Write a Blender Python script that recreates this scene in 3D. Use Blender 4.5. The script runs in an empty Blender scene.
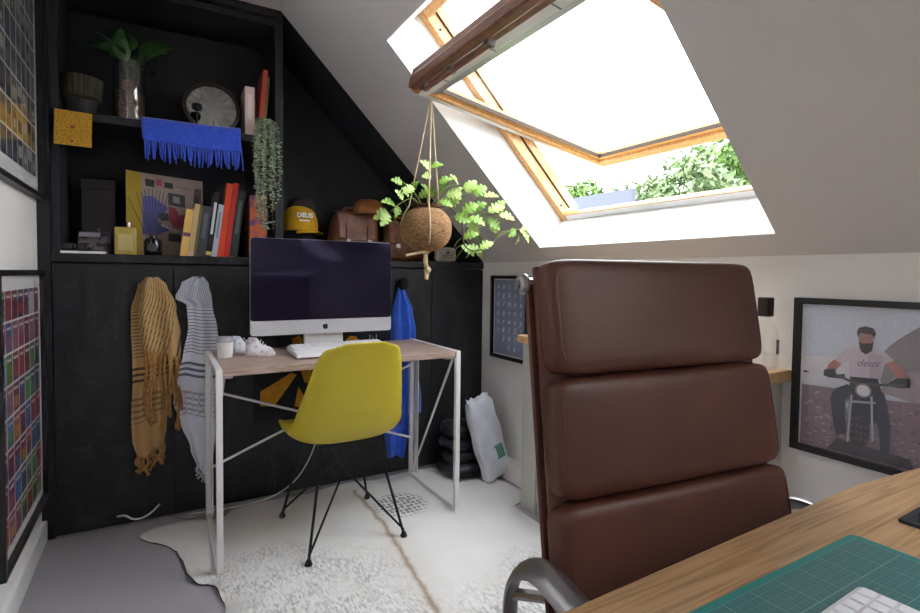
import bpy, bmesh, math, random
from mathutils import Vector, Matrix, Euler
random.seed(7)
SC = bpy.context.scene
COL = SC.collection
PI = math.pi

# ------------------------------------------------------------------ camera
CAM = Vector((-1.684, -2.639, 1.104))
def cam_axes(yaw, pitch, roll):
    y, p, r = [math.radians(a) for a in (yaw, pitch, roll)]
    f = Vector((math.sin(y)*math.cos(p), math.cos(y)*math.cos(p), -math.sin(p)))
    ri = Vector((math.cos(y), -math.sin(y), 0)); up = ri.cross(f)
    return ri*math.cos(r)+up*math.sin(r), -ri*math.sin(r)+up*math.cos(r), f
_r, _u, _f = cam_axes(29.989, 2.079, .655)
cd = bpy.data.cameras.new('camera'); cam = bpy.data.objects.new('camera', cd); COL.objects.link(cam)
M = Matrix((_r, _u, -_f)).transposed().to_4x4(); M.translation = CAM
cam.matrix_world = M
cd.sensor_width = 36; cd.lens = 520.78/920*36; cd.shift_y = -(306.5-292.914)/920; cd.clip_start = .02
SC.camera = cam

# ------------------------------------------------------------------ sky and exposure
w = bpy.data.worlds.new('sky'); SC.world = w; w.use_nodes = True
bg = w.node_tree.nodes['Background']
bg.inputs[0].default_value = (.88, .94, 1, 1); bg.inputs[1].default_value = 1.0
SC.view_settings.view_transform = 'Standard'; SC.view_settings.look = 'None'
SC.view_settings.gamma = 1; SC.view_settings.use_curve_mapping = False
SC.view_settings.exposure = 3.5
SC.cycles.max_bounces = 10; SC.cycles.diffuse_bounces = 6; SC.cycles.transparent_max_bounces = 12

# ------------------------------------------------------------------ helpers
def lin(c):
    if isinstance(c, str):
        c = [int(c[i:i+2], 16)/255 for i in (0, 2, 4)]
    return tuple((x/12.92 if x <= .04045 else ((x+.055)/1.055)**2.4) for x in c[:3])+(1,)

def mat(name, col, rough=.5, metal=0, col2=None, scale=20, lo=.35, hi=.65, stretch=(1, 1, 1), bump=0, bscale=None,
        spec=.5, coat=0, sheen=0, trans=0, ior=1.45, detail=5, bdist=.01, uv=False, sub=0):
    m = bpy.data.materials.new(name); m.use_nodes = True
    nt = m.node_tree; b = nt.nodes['Principled BSDF']; L = nt.links.new
    b.inputs['Base Color'].default_value = lin(col); b.inputs['Roughness'].default_value = rough
    b.inputs['Metallic'].default_value = metal; b.inputs['Specular IOR Level'].default_value = spec
    b.inputs['Coat Weight'].default_value = coat; b.inputs['Sheen Weight'].default_value = sheen
    b.inputs['Transmission Weight'].default_value = trans; b.inputs['IOR'].default_value = ior
    if col2 is not None or bump:
        tc = nt.nodes.new('ShaderNodeTexCoord'); mp = nt.nodes.new('ShaderNodeMapping')
        mp.inputs['Scale'].default_value = stretch; L(tc.outputs['UV' if uv else 'Object'], mp.inputs[0])
    if col2 is not None:
        n = nt.nodes.new('ShaderNodeTexNoise'); n.inputs['Scale'].default_value = scale; n.inputs['Detail'].default_value = detail
        L(mp.outputs[0], n.inputs['Vector'])
        r = nt.nodes.new('ShaderNodeValToRGB'); r.color_ramp.elements[0].position = lo; r.color_ramp.elements[1].position = hi
        r.color_ramp.elements[0].color = lin(col); r.color_ramp.elements[1].color = lin(col2)
        L(n.outputs[0], r.inputs[0]); L(r.outputs[0], b.inputs['Base Color'])
    if bump:
        n2 = nt.nodes.new('ShaderNodeTexNoise'); n2.inputs['Scale'].default_value = bscale or scale*3; n2.inputs['Detail'].default_value = 4
        L(mp.outputs[0], n2.inputs['Vector'])
        bp = nt.nodes.new('ShaderNodeBump'); bp.inputs['Strength'].default_value = bump; bp.inputs['Distance'].default_value = bdist
        L(n2.outputs[0], bp.inputs['Height']); L(bp.outputs[0], b.inputs['Normal'])
    return m

class NT:
    """tiny node-graph helper"""
    def __init__(s, m): s.t = m.node_tree; s.n = s.t.nodes; s.b = s.n['Principled BSDF']
    def new(s, t, **k):
        x = s.n.new('ShaderNode'+t)
        for a, v in k.items(): setattr(x, a, v)
        return x
    def link(s, a, b): s.t.links.new(a, b)
    def math(s, op, a, b=None, c=None):
        x = s.new('Math', operation=op)
        for i, v in enumerate((a, b, c)):
            if v is None: continue
            if isinstance(v, (int, float)): x.inputs[i].default_value = v
            else: s.link(v, x.inputs[i])
        return x.outputs[0]
    def mix(s, f, a, b):
        x = s.new('Mix', data_type='RGBA')
        for i, v in ((0, f), (6, a), (7, b)):
            if isinstance(v, (int, float)): x.inputs[i].default_value = v
            elif isinstance(v, tuple): x.inputs[i].default_value = v
            else: s.link(v, x.inputs[i])
        return x.outputs[2]
    def ramp(s, f, *stops):
        r = s.new('ValToRGB'); e = r.color_ramp.elements
        while len(e) < len(stops): e.new(.5)
        for el, (p, c) in zip(e, stops): el.position = p; el.color = c if isinstance(c, tuple) else lin(c)
        s.link(f, r.inputs[0]); return r.outputs[0]

def set_parent(o, p):
    if p is None: return
    o.parent = p
    if p.get('_w'): o.matrix_parent_inverse = Matrix.Translation(-p.location)

def tag(o, label=None, cat=None, group=None, kind=None):
    if label: o['label'] = label
    if cat: o['category'] = cat
    if group: o['group'] = group
    if kind: o['kind'] = kind
    return o

def thing(name, label, cat, loc=(0, 0, 0), rotz=0, group=None, world=True):
    """Empty at the base of a thing; world=True: its parts are modelled in room coordinates"""
    o = bpy.data.objects.new(name, None); COL.objects.link(o); o.location = loc; o.rotation_euler = (0, 0, rotz)
    o.empty_display_size = .05
    tag(o, label, cat, group)
    if world: o['_w'] = 1
    return o

class MB:
    def __init__(s): s.v = []; s.f = []; s.mi = []; s.uv = {}; s.cur = 0; s.col = {}
    def face(s, idx, mi=None):
        s.f.append(tuple(idx)); s.mi.append(s.cur if mi is None else mi)
    def pts(s, P):
        n = len(s.v); s.v += [tuple(p) for p in P]; return list(range(n, n+len(P)))
    def box(s, x0, x1, y0, y1, z0, z1):
        i = s.pts([(x0,y0,z0),(x1,y0,z0),(x1,y1,z0),(x0,y1,z0),(x0,y0,z1),(x1,y0,z1),(x1,y1,z1),(x0,y1,z1)])
        for q in ((3,2,1,0),(4,5,6,7),(0,1,5,4),(1,2,6,5),(2,3,7,6),(3,0,4,7)): s.face([i[k] for k in q])
        return s
    def hexa(s, P):
        """8 points ordered like box()"""
        i = s.pts(P)
        for q in ((3,2,1,0),(4,5,6,7),(0,1,5,4),(1,2,6,5),(2,3,7,6),(3,0,4,7)): s.face([i[k] for k in q])
        return s
    def bar(s, a, b, wx, wy, up=(0,0,1)):
        a = Vector(a); b = Vector(b); d = (b-a).normalized(); up = Vector(up)
        if abs(d.dot(up)) > .98: up = Vector((0,1,0))
        x = d.cross(up).normalized()*wx/2; y = x.cross(d).normalized()*wy/2
        return s.hexa([a-x-y, a+x-y, a+x+y, a-x+y, b-x-y, b+x-y, b+x+y, b-x+y])
    def tube(s, P, r, seg=8, closed=False, caps=True, flat=None):
        P = [Vector(p) for p in P]; n = len(P); rings = []; prev = None
        for k, p in enumerate(P):
            a = P[(k-1) % n] if (k > 0 or closed) else p; b = P[(k+1) % n] if (k < n-1 or closed) else p
            d = (b-a).normalized()
            if prev is None:
                h = Vector((0,0,1)) if abs(d.z) < .9 else Vector((0,1,0))
                x = d.cross(h).normalized()
            else:
                x = (prev-d*prev.dot(d)).normalized()
            prev = x; y = d.cross(x)
            rr = r[k] if isinstance(r, (list, tuple)) else r
            fl = flat or 1
            rings.append(s.pts([p+(x*math.cos(2*PI*j/seg)*rr+y*math.sin(2*PI*j/seg)*rr*fl) for j in range(seg)]))
        m = n if closed else n-1
        for k in range(m):
            A = rings[k]; B = rings[(k+1) % n]
            for j in range(seg): s.face((A[j], A[(j+1) % seg], B[(j+1) % seg], B[j]))
        if caps and not closed: s.face(rings[0][::-1]); s.face(rings[-1])
        return s
    def lathe(s, prof, c=(0,0,0), seg=24, tf=None, sy=1.0, wob=None, caps=True):
        rings = []
        for k, (r, z) in enumerate(prof):
            ring = []
            for j in range(seg):
                a = 2*PI*j/seg; q = r*(wob(a, k) if wob else 1)
                p = Vector((q*math.cos(a), q*math.sin(a)*sy, z))
                if tf: p = tf @ p
                ring.append(p+Vector(c))
            rings.append(s.pts(ring))
        for k in range(len(prof)-1):
            A, B = rings[k], rings[k+1]
            for j in range(seg): s.face((A[j], A[(j+1) % seg], B[(j+1) % seg], B[j]))
        if caps and prof[0][0] > 1e-6: s.face(rings[0][::-1])
        if caps and prof[-1][0] > 1e-6: s.face(rings[-1])
        return s
    def grid(s, fn, nu, nv, cu=False, uvf=None):
        n = nu if cu else nu+1
        ids = [s.pts([fn(i/nu, j/nv) for i in range(n)]) for j in range(nv+1)]
        for j in range(nv):
            for i in range(nu):
                a, b, c, d = ids[j][i], ids[j][(i+1) % n], ids[j+1][(i+1) % n], ids[j+1][i]
                s.face((a, b, c, d))
                if uvf: s.uv[len(s.f)-1] = [uvf(i/nu, j/nv), uvf((i+1)/nu, j/nv), uvf((i+1)/nu, (j+1)/nv), uvf(i/nu, (j+1)/nv)]
        return s
    def poly(s, P, col=None):
        s.face(s.pts(P))
        if col is not None: s.col[len(s.f)-1] = col
        return s
    def prism(s, P, off):
        """closed outline P (3D, planar) pushed by vector off"""
        off = Vector(off); a = s.pts(P); b = s.pts([Vector(p)+off for p in P]); n = len(P)
        s.face(a[::-1]); s.face(b)
        for k in range(n): s.face((a[k], a[(k+1) % n], b[(k+1) % n], b[k]))
        return s
    def super(s, c, h, e=(6,6,3), n=20, tf=None, fn=None):
        """puffy rounded box: superellipsoid with half sizes h and exponents e, from a subdivided cube"""
        bm = bmesh.new(); bmesh.ops.create_cube(bm, size=2)
        bmesh.ops.subdivide_edges(bm, edges=bm.edges[:], cuts=n, use_grid_fill=True)
        P = []
        for v in bm.verts:
            q = [math.copysign(math.sin(abs(t)*PI/2)**1.0, t) if True else t for t in v.co]
            k = (abs(q[0])**e[0]+abs(q[1])**e[1]+abs(q[2])**e[2])
            # radial solve
            lo, hi = 0., 3.
            for _ in range(22):
                m_ = (lo+hi)/2
                if sum((abs(q[i])*m_)**e[i] for i in range(3)) < 1: lo = m_
                else: hi = m_
            p = Vector([q[i]*lo*h[i] for i in range(3)])
            if fn: p = fn(p)
            if tf: p = tf @ p
            P.append(p+Vector(c))
        i = s.pts(P)
        bm.verts.index_update()
        for f in bm.faces: s.face([i[v.index] for v in f.verts])
        bm.free(); return s
    def build(s, name, mats, parent=None, smooth=False, angle=40, bevel=0, bseg=2, solid=0, sub=0, soff=0):
        me = bpy.data.meshes.new(name); me.from_pydata(s.v, [], s.f)
        ms = mats if isinstance(mats, (list, tuple)) else [mats]
        for m in ms: me.materials.append(m)
        if len(ms) > 1:
            for p, k in zip(me.polygons, s.mi): p.material_index = k
        if s.uv:
            ul = me.uv_layers.new(name='UVMap')
            for fi, q in s.uv.items():
                p = me.polygons[fi]
                for k, li in enumerate(p.loop_indices): ul.data[li].uv = q[k]
        if s.col:
            ca = me.color_attributes.new('Col', 'FLOAT_COLOR', 'CORNER')
            for fi, c in s.col.items():
                for li in me.polygons[fi].loop_indices: ca.data[li].color = lin(c)
        me.validate(); me.update()
        if smooth:
            me.polygons.foreach_set('use_smooth', [True]*len(me.polygons))
            me.set_sharp_from_angle(angle=math.radians(angle))
        o = bpy.data.objects.new(name, me); COL.objects.link(o); set_parent(o, parent)
        if solid:
            md = o.modifiers.new('solid', 'SOLIDIFY'); md.thickness = solid; md.offset = soff
        if sub:
            md = o.modifiers.new('sub', 'SUBSURF'); md.levels = sub; md.render_levels = sub
        if bevel:
            md = o.modifiers.new('bevel', 'BEVEL'); md.width = bevel; md.segments = bseg; md.limit_method = 'ANGLE'; md.angle_limit = math.radians(35)
        return o

def fix_normals(o):
    bm = bmesh.new(); bm.from_mesh(o.data); bmesh.ops.recalc_face_normals(bm, faces=bm.faces[:]); bm.to_mesh(o.data); bm.free(); return o

def text(name, body, size, m, parent, matrix, extrude=.0004, shear=0, align='CENTER', bold=0):
    cu = bpy.data.curves.new(name, 'FONT'); cu.body = body; cu.size = size; cu.extrude = extrude; cu.shear = shear
    cu.align_x = align; cu.align_y = 'CENTER'; cu.resolution_u = 3; cu.offset = bold
    t = bpy.data.objects.new(name, cu); COL.objects.link(t)
    dg = bpy.context.evaluated_depsgraph_get(); me = bpy.data.meshes.new_from_object(t.evaluated_get(dg))
    bpy.data.objects.remove(t); me.transform(matrix); me.materials.clear(); me.materials.append(m); me.name = name
    o = bpy.data.objects.new(name, me); COL.objects.link(o); set_parent(o, parent); return o

def frame_m(o, x, y):
    """matrix with given origin, text-right x and text-up y"""
    x = Vector(x).normalized(); y = Vector(y).normalized(); z = x.cross(y)
    m = Matrix((x, y, z)).transposed().to_4x4(); m.translation = o; return m

def spline(P, n=8):
    P = [Vector(p) for p in P]; out = []
    for k in range(len(P)-1):
        a = P[max(k-1, 0)]; b = P[k]; c = P[k+1]; d = P[min(k+2, len(P)-1)]
        for i in range(n):
            t = i/n
            out.append(.5*((2*b)+(c-a)*t+(2*a-5*b+4*c-d)*t*t+(3*b-a-3*c+d)*t**3))
    out.append(P[-1]); return out

def interp(tab, t):
    for (a, va), (b, vb) in zip(tab, tab[1:]):
        if t <= b:
            k = (t-a)/(b-a) if b > a else 0
            k = k*k*(3-2*k)
            return va+(vb-va)*k
    return tab[-1][1]

def sinterp(tab, t):
    n = len(tab)
    for k in range(n-1):
        (a, va), (b, vb) = tab[k], tab[k+1]
        if t <= b or k == n-2:
            ta, tv = tab[max(k-1, 0)]; tc, tw = tab[min(k+2, n-1)]
            ma = (vb-tv)/(b-ta) if b > ta else 0; mb = (tw-va)/(tc-a) if tc > a else 0
            h = b-a; x = min(max((t-a)/h, 0), 1)
            return (2*x**3-3*x**2+1)*va+(x**3-2*x**2+x)*h*ma+(-2*x**3+3*x**2)*vb+(x**3-x**2)*h*mb
    return tab[-1][1]

# ------------------------------------------------------------------ materials
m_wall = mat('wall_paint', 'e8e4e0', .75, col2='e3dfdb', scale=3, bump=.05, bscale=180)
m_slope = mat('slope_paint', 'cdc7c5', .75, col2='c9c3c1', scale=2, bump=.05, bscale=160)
m_reveal = mat('white_reveal_paint', 'e6e6e5', .5)
m_dark0 = mat('dark_gasket', '3a2c22', .6)
m_white = mat('white_gloss', 'e8e8e6', .35)
m_carpet = mat('grey_carpet', 'aaa5ac', .95, col2='98939a', scale=260, lo=.3, hi=.7, bump=.5, bscale=420, sheen=.2)
def black_board():
    m = mat('black_stained_board', '15161a', .5, bump=.0)
    g = NT(m); tc = g.new('TexCoord'); mp = g.new('Mapping'); mp.inputs['Scale'].default_value = (1, 1, .55)
    g.link(tc.outputs['Object'], mp.inputs[0])
    v = g.new('TexVoronoi'); v.inputs['Scale'].default_value = 26; g.link(mp.outputs[0], v.inputs['Vector'])
    n = g.new('TexNoise'); n.inputs['Scale'].default_value = 9; n.inputs['Detail'].default_value = 8; n.inputs['Distortion'].default_value = 1.6
    g.link(mp.outputs[0], n.inputs['Vector'])
    n2 = g.new('TexNoise'); n2.inputs['Scale'].default_value = 90; n2.inputs['Detail'].default_value = 5; g.link(mp.outputs[0], n2.inputs['Vector'])
    h = g.math('ADD', g.math('MULTIPLY', n.outputs[0], .8), g.math('MULTIPLY', n2.outputs[0], .4))
    c = g.ramp(h, (.44, '0f1013'), (.62, '1a1b1f'), (.74, '2b2c31'), (.86, '3c3d42'))
    g.link(c, g.b.inputs['Base Color'])
    bp = g.new('Bump'); bp.inputs['Strength'].default_value = .35; bp.inputs['Distance'].default_value = .004
    g.link(h, bp.inputs['Height']); g.link(bp.outputs[0], g.b.inputs['Normal'])
    rr = g.math('MULTIPLY_ADD', n.outputs[0], .35, .32); g.link(rr, g.b.inputs['Roughness'])
    return m
m_black = black_board()
m_blackin = mat('black_matt_paint', '202127', .7, col2='292a30', scale=12)
def wood(name, c1, c2, c3, stretch, scale=6, rough=.45, coat=0):
    m = mat(name, c1, rough, coat=coat); g = NT(m); tc = g.new('TexCoord'); mp = g.new('Mapping')
    mp.inputs['Scale'].default_value = stretch; g.link(tc.outputs['Object'], mp.inputs[0])
    n = g.new('TexNoise'); n.inputs['Scale'].default_value = scale; n.inputs['Detail'].default_value = 2; n.inputs['Distortion'].default_value = .25
    g.link(mp.outputs[0], n.inputs['Vector'])
    n2 = g.new('TexNoise'); n2.inputs['Scale'].default_value = scale*5; n2.inputs['Detail'].default_value = 4; g.link(mp.outputs[0], n2.inputs['Vector'])
    bands = g.math('SINE', g.math('MULTIPLY', n.outputs[0], 46))
    f = g.math('ADD', g.math('MULTIPLY_ADD', bands, .12, .31), g.math('MULTIPLY', n2.outputs[0], .48))
    g.link(g.ramp(f, (.25, c3), (.5, c1), (.8, c2)), g.b.inputs['Base Color'])
    bp = g.new('Bump'); bp.inputs['Strength'].default_value = .12; bp.inputs['Distance'].default_value = .002
    g.link(f, bp.inputs['Height']); g.link(bp.outputs[0], g.b.inputs['Normal'])
    return m
m_oak = wood('oiled_oak', 'ae8a62', 'c09c74', '75543a', (.45, 13, 13), 3.0, .38)
m_walnutgrey = wood('greyed_oak', 'a58d80', 'bba69a', '83695c', (.9, 12, 12), 4, .5)
m_pine = wood('lacquered_pine', 'c9955a', 'dcae74', 'b17c42', (9, 9, 1.4), 3, .35, .2)
m_pined = wood('brown_pine', '7a5240', '8d6350', '5d3a2b', (9, 1.2, 9), 3, .35, .2)
m_slabtop = wood('cap_oak', 'd3ac77', 'dfbd8c', 'b98f5a', (9, 1.2, 9), 3, .4)
m_steelwhite = mat('white_powder_coat', 'e4e2e2', .38)
m_blackmetal = mat('black_wire', '16171a', .35, metal=.3)
m_chrome = mat('polished_aluminium', 'c9c7c5', .16, metal=1)
m_darkalu = mat('dark_aluminium', '9a9798', .36, metal=1)
m_alu = mat('satin_aluminium', 'd5d6da', .32, metal=.75)
m_leather = mat('brown_leather', '5e352a', .42, col2='4a2720', scale=7, lo=.3, hi=.75, bump=.18, bscale=240, bdist=.002, spec=.5)
m_leather2 = mat('worn_tan_leather', '855030', .42, col2='5c3622', scale=14, bump=.2, bscale=160, bdist=.003)
m_tan = mat('tan_suede', '9a6234', .85, col2='85522b', scale=18, bump=.2, bscale=300, bdist=.002)
m_yellow = mat('mustard_plastic', 'c4b332', .42, col2='c0ae2e', scale=4)
m_frame = mat('black_frame_wood', '131315', .4)
m_paper = mat('mount_paper', 'e9e6e6', .8)
m_print = None
def attr_mat():
    m = mat('printed_paper', 'ffffff', .45); g = NT(m); a = g.new('VertexColor'); a.layer_name = 'Col'
    n = g.new('TexNoise'); n.inputs['Scale'].default_value = 130; n.inputs['Detail'].default_value = 3
    tc = g.new('TexCoord'); g.link(tc.outputs['Object'], n.inputs['Vector'])
    k = g.math('MULTIPLY_ADD', n.outputs[0], .4, .8)
    x = g.new('Mix', data_type='RGBA', blend_type='MULTIPLY'); x.inputs[0].default_value = 1
    g.link(a.outputs[0], x.inputs[6]); g.link(k, x.inputs[7]); g.link(x.outputs[2], g.b.inputs['Base Color'])
    return m
m_print = attr_mat()
def pane_mat(name='clear_pane', fac=.05, tint=(1, 1, 1, 1)):
    m = bpy.data.materials.new(name); m.use_nodes = True; t = m.node_tree; t.nodes.clear()
    o = t.nodes.new('ShaderNodeOutputMaterial'); mx = t.nodes.new('ShaderNodeMixShader'); a = t.nodes.new('ShaderNodeBsdfTransparent')
    g = t.nodes.new('ShaderNodeBsdfGlossy'); g.inputs['Roughness'].default_value = .02; a.inputs[0].default_value = tint
    fr = t.nodes.new('ShaderNodeLayerWeight'); fr.inputs[0].default_value = .5
    pw = t.nodes.new('ShaderNodeMath'); pw.operation = 'POWER'; pw.inputs[1].default_value = 5; t.links.new(fr.outputs['Facing'], pw.inputs[0])
    mm = t.nodes.new('ShaderNodeMath'); mm.operation = 'MULTIPLY_ADD'; mm.inputs[1].default_value = .45; mm.inputs[2].default_value = fac*.5
    t.links.new(pw.outputs[0], mm.inputs[0]); t.links.new(mm.outputs[0], mx.inputs[0])
    t.links.new(a.outputs[0], mx.inputs[1]); t.links.new(g.outputs[0], mx.inputs[2]); t.links.new(mx.outputs[0], o.inputs[0]); return m
m_pane = pane_mat()
m_glass = pane_mat('clear_vessel_glass', .2, (.975, .985, .985, 1))
m_leaf = mat('bright_leaf', '8fae48', .42, col2='6d9838', scale=22)
m_leafp = mat('pale_leaf', 'b4c878', .42, col2='93b256', scale=22)
m_leafd = mat('deep_leaf', '3a5c2c', .35, col2='2a4a20', scale=16)
m_leafg = mat('grey_green_leaf', 'a3b292', .6, col2='7f9072', scale=40)
m_stem = mat('leaf_stem', '6f7d3f', .6)
m_woody = mat('woody_stem', '4f4a30', .7)
m_coco = mat('coconut_fibre', 'a27c52', .9, col2='6a4a2c', scale=60, stretch=(1, 1, 5), bump=.8, bscale=120, bdist=.006)
m_rope = mat('cotton_rope', 'cdb896', .85, col2='b39c78', scale=200, bump=.4, bscale=300)
m_soil = mat('potting_bark', '4a2f22', .95, col2='6b4a38', scale=70, bump=.8, bscale=90)

# ------------------------------------------------------------------ room shell
TH = math.radians(45.27); KZ = 1.173
Nn = Vector((math.sin(TH), 0, math.cos(TH))); Ss = Vector((-math.cos(TH), 0, math.sin(TH))); K0 = Vector((0, 0, KZ))
def SP(s_, y, d): return K0+Ss*s_+Nn*d+Vector((0, y, 0))
XL = -2.105; YB = .40; YF = -4.4; ZC = 2.356; SR = 1.17/math.cos(TH)+.14
def struct(o, k='structure'): o['kind'] = k; return o

struct(MB().box(XL-.12, .35, YF-.12, YB+.1, -.12, 0).build('floor', m_carpet))
LW = (-1.42, -.96, 1.50, 2.02)     # made-up casement in the left wall, out of view, added for fill light
b = MB(); b.box(XL-.12, XL, YF-.12, LW[0], 0, ZC+.2); b.box(XL-.12, XL, LW[1], YB+.1, 0, ZC+.2); b.box(XL-.12, XL, LW[0], LW[1], 0, LW[2]); b.box(XL-.12, XL, LW[0], LW[1], LW[3], ZC+.2)
struct(b.build('wall_left', m_wall))
w3 = struct(thing('added_window_3', None, None, (XL, (LW[0]+LW[1])/2, LW[2])))
for (ya, yb, za, zb, nm) in ((LW[0], LW[0]+.05, LW[2], LW[3], 'frame_jamb'), (LW[1]-.05, LW[1], LW[2], LW[3], 'frame_jamb'), (LW[0]+.05, LW[1]-.05, LW[2], LW[2]+.05, 'frame_sill'), (LW[0]+.05, LW[1]-.05, LW[3]-.05, LW[3], 'frame_head'), ((LW[0]+LW[1])/2-.02, (LW[0]+LW[1])/2+.02, LW[2]+.05, LW[3]-.05, 'mullion')):
    MB().box(XL-.09, XL-.03, ya, yb, za, zb).build(nm, m_white, w3)
MB().box(XL-.065, XL-.06, LW[0]+.05, LW[1]-.05, LW[2]+.05, LW[3]-.05).build('pane', m_pane, w3)
struct(MB().box(0, .12, YF-.12, YB+.1, 0, KZ).build('wall_right', m_wall))
b = MB(); b.box(XL, .0, YB, YB+.1, 0, ZC+.1); struct(b.build('wall_back', m_blackin))
struct(MB().box(XL, 0, YF-.12, YF, 0, ZC+.1).build('wall_front', m_wall))
struct(MB().box(XL-.12, -1.17, YF-.12, YB+.1, ZC, ZC+.2).build('ceiling', m_slope))
# slope with two roof-window openings, the rear one added to let in light
HOLES = [(-1.80, -.608, .088, 1.243), (-3.95, -3.05, .088, 1.243)]
def slope_mesh(y0, y1, holes, d0, d1):
    b = MB(); ys = sorted({y0, y1, *[h[0] for h in holes], *[h[1] for h in holes]}); ss = sorted({0, SR, *[h[2] for h in holes], *[h[3] for h in holes]})
    for ya, yb in zip(ys, ys[1:]):
        for sa, sb in zip(ss, ss[1:]):
            if any(h[0]-1e-6 <= ya and yb <= h[1]+1e-6 and h[2]-1e-6 <= sa and sb <= h[3]+1e-6 for h in holes): continue
            b.hexa([SP(sa, ya, d0), SP(sb, ya, d0), SP(sb, yb, d0), SP(sa, yb, d0), SP(sa, ya, d1), SP(sb, ya, d1), SP(sb, yb, d1), SP(sa, yb, d1)])
    return b
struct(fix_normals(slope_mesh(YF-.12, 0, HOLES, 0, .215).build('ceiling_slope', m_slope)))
struct(fix_normals(slope_mesh(0, YB+.1, [], 0, .215).build('ceiling_alcove', m_blackin)))
for h in HOLES[:2]:   # white painted lining of the openings
    b = MB(); t = .004
    def lin_box(s0, s1, y0, y1, d0, d1, b=b):
        b.hexa([SP(s0, y0, d0), SP(s1, y0, d0), SP(s1, y1, d0), SP(s0, y1, d0), SP(s0, y0, d1), SP(s1, y0, d1), SP(s1, y1, d1), SP(s0, y1, d1)])
    lin_box(h[2], h[3], h[1]-t, h[1], 0, .215); lin_box(h[2], h[3], h[0], h[0]+t, .012, .215)
    yl = -1.742 if h is HOLES[0] else h[0]+t
    lin_box(h[2], h[2]+t, yl, h[1]-t, 0, .215); lin_box(h[3]-t, h[3], yl, h[1]-t, 0, .215)
    struct(fix_normals(b.build('trim_1' if h is HOLES[0] else 'trim_2', m_reveal)))

struct(fix_normals(slope_mesh(-1.80, -1.742, [(-1.80, -1.742, 0, .088), (-1.80, -1.742, 1.243, SR)], 0, .012).build('trim_5', m_slope)))
# baseboards
struct(MB().box(XL, XL+.018, YF, -.004, 0, .085).build('baseboard_left', m_white, bevel=.003))
struct(MB().box(-.075, -.0, -.66, -.004, 0, .088).build('baseboard_right', m_wall, bevel=.004))

# roof window 1 : fixed frame + open centre-pivot sash
def sbox(b, s0, s1, y0, y1, d0, d1):
    b.hexa([SP(s0, y0, d0), SP(s1, y0, d0), SP(s1, y1, d0), SP(s0, y1, d0), SP(s0, y0, d1), SP(s1, y0, d1), SP(s1, y1, d1), SP(s0, y1, d1)]); return b
win = thing('window_1', None, None, SP(.66, -1.175, .25)); struct(win)
y0, y1, s0, s1 = HOLES[0]; e = .004
y0 += e; y1 -= e; s0 += e; s1 -= e
FD0, FD1 = .195, .30; FW = .038
fix_normals(sbox(MB(), s0, s1, y1-FW, y1, FD0, FD1).build('frame_jamb', m_pine, win, bevel=.003))
fix_normals(sbox(MB(), s0, s1, y0, y0+FW, FD0, FD1).build('frame_jamb', m_pine, win, bevel=.003))
fix_normals(sbox(MB(), s0, s0+.030, y0+FW, y1-FW, FD0+.004, FD0+.026).build('frame_sill', m_reveal, win, bevel=.003))
fix_normals(sbox(MB(), s0+.030, s0+.036, y0+FW, y1-FW, FD0, FD0+.028).build('sill_cap', m_pine, win, bevel=.002))
fix_normals(sbox(MB(), s1-FW, s1, y0+FW, y1-FW, FD0, FD1).build('frame_head', m_pine, win, bevel=.003))
# rebate strip and screws on the jambs
for yy, sg in ((y1-FW, -1), (y0+FW, 1)):
    fix_normals(sbox(MB(), s0+FW, s1-FW, min(yy, yy+sg*.009), max(yy, yy+sg*.003), FD0+.050, FD0+.054).build('weather_strip', m_dark0, win))
    for s_ in (s0+.08, s1-.10):
        p = SP(s_, yy, FD0+.022)
        MB().tube([p, p+Vector((0, sg*.003, 0))], .006, 10).build('screw', m_blackmetal, win)
# sash
A = math.radians(35); U = Ss*math.cos(A)-Nn*math.sin(A); W_ = Ss*math.sin(A)+Nn*math.cos(A); PV = K0+Ss*.61+Nn*.25
def QP(u_, y, w_): return PV+U*u_+W_*w_+Vector((0, y, 0))
def qbox(b, u0, u1, ya, yb, w0, w1):
    b.hexa([QP(u0, ya, w0), QP(u1, ya, w0), QP(u1, yb, w0), QP(u0, yb, w0), QP(u0, ya, w1), QP(u1, ya, w1), QP(u1, yb, w1), QP(u0, yb, w1)]); return b
sy0, sy1 = -1.736, y1-FW-.006; su = .55
ST = su+.045
sash = fix_normals(qbox(MB(), -su, ST-.06, sy1-.048, sy1, -.028, .028).build('sash_stile', m_pine, win, bevel=.004))
fix_normals(qbox(MB(), -su, ST-.06, sy0, sy0+.048, -.028, .028).build('sash_stile', m_pine, win, bevel=.004))
fix_normals(qbox(MB(), -su, -su+.06, sy0+.048, sy1-.048, -.028, .028).build('sash_bottom_rail', m_pine, win, bevel=.004))
top = fix_normals(qbox(MB(), ST-.085, ST-.022, sy0, sy1-.070, -.040, .03).build('sash_top_rail', m_pined, win, bevel=.006))
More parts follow.
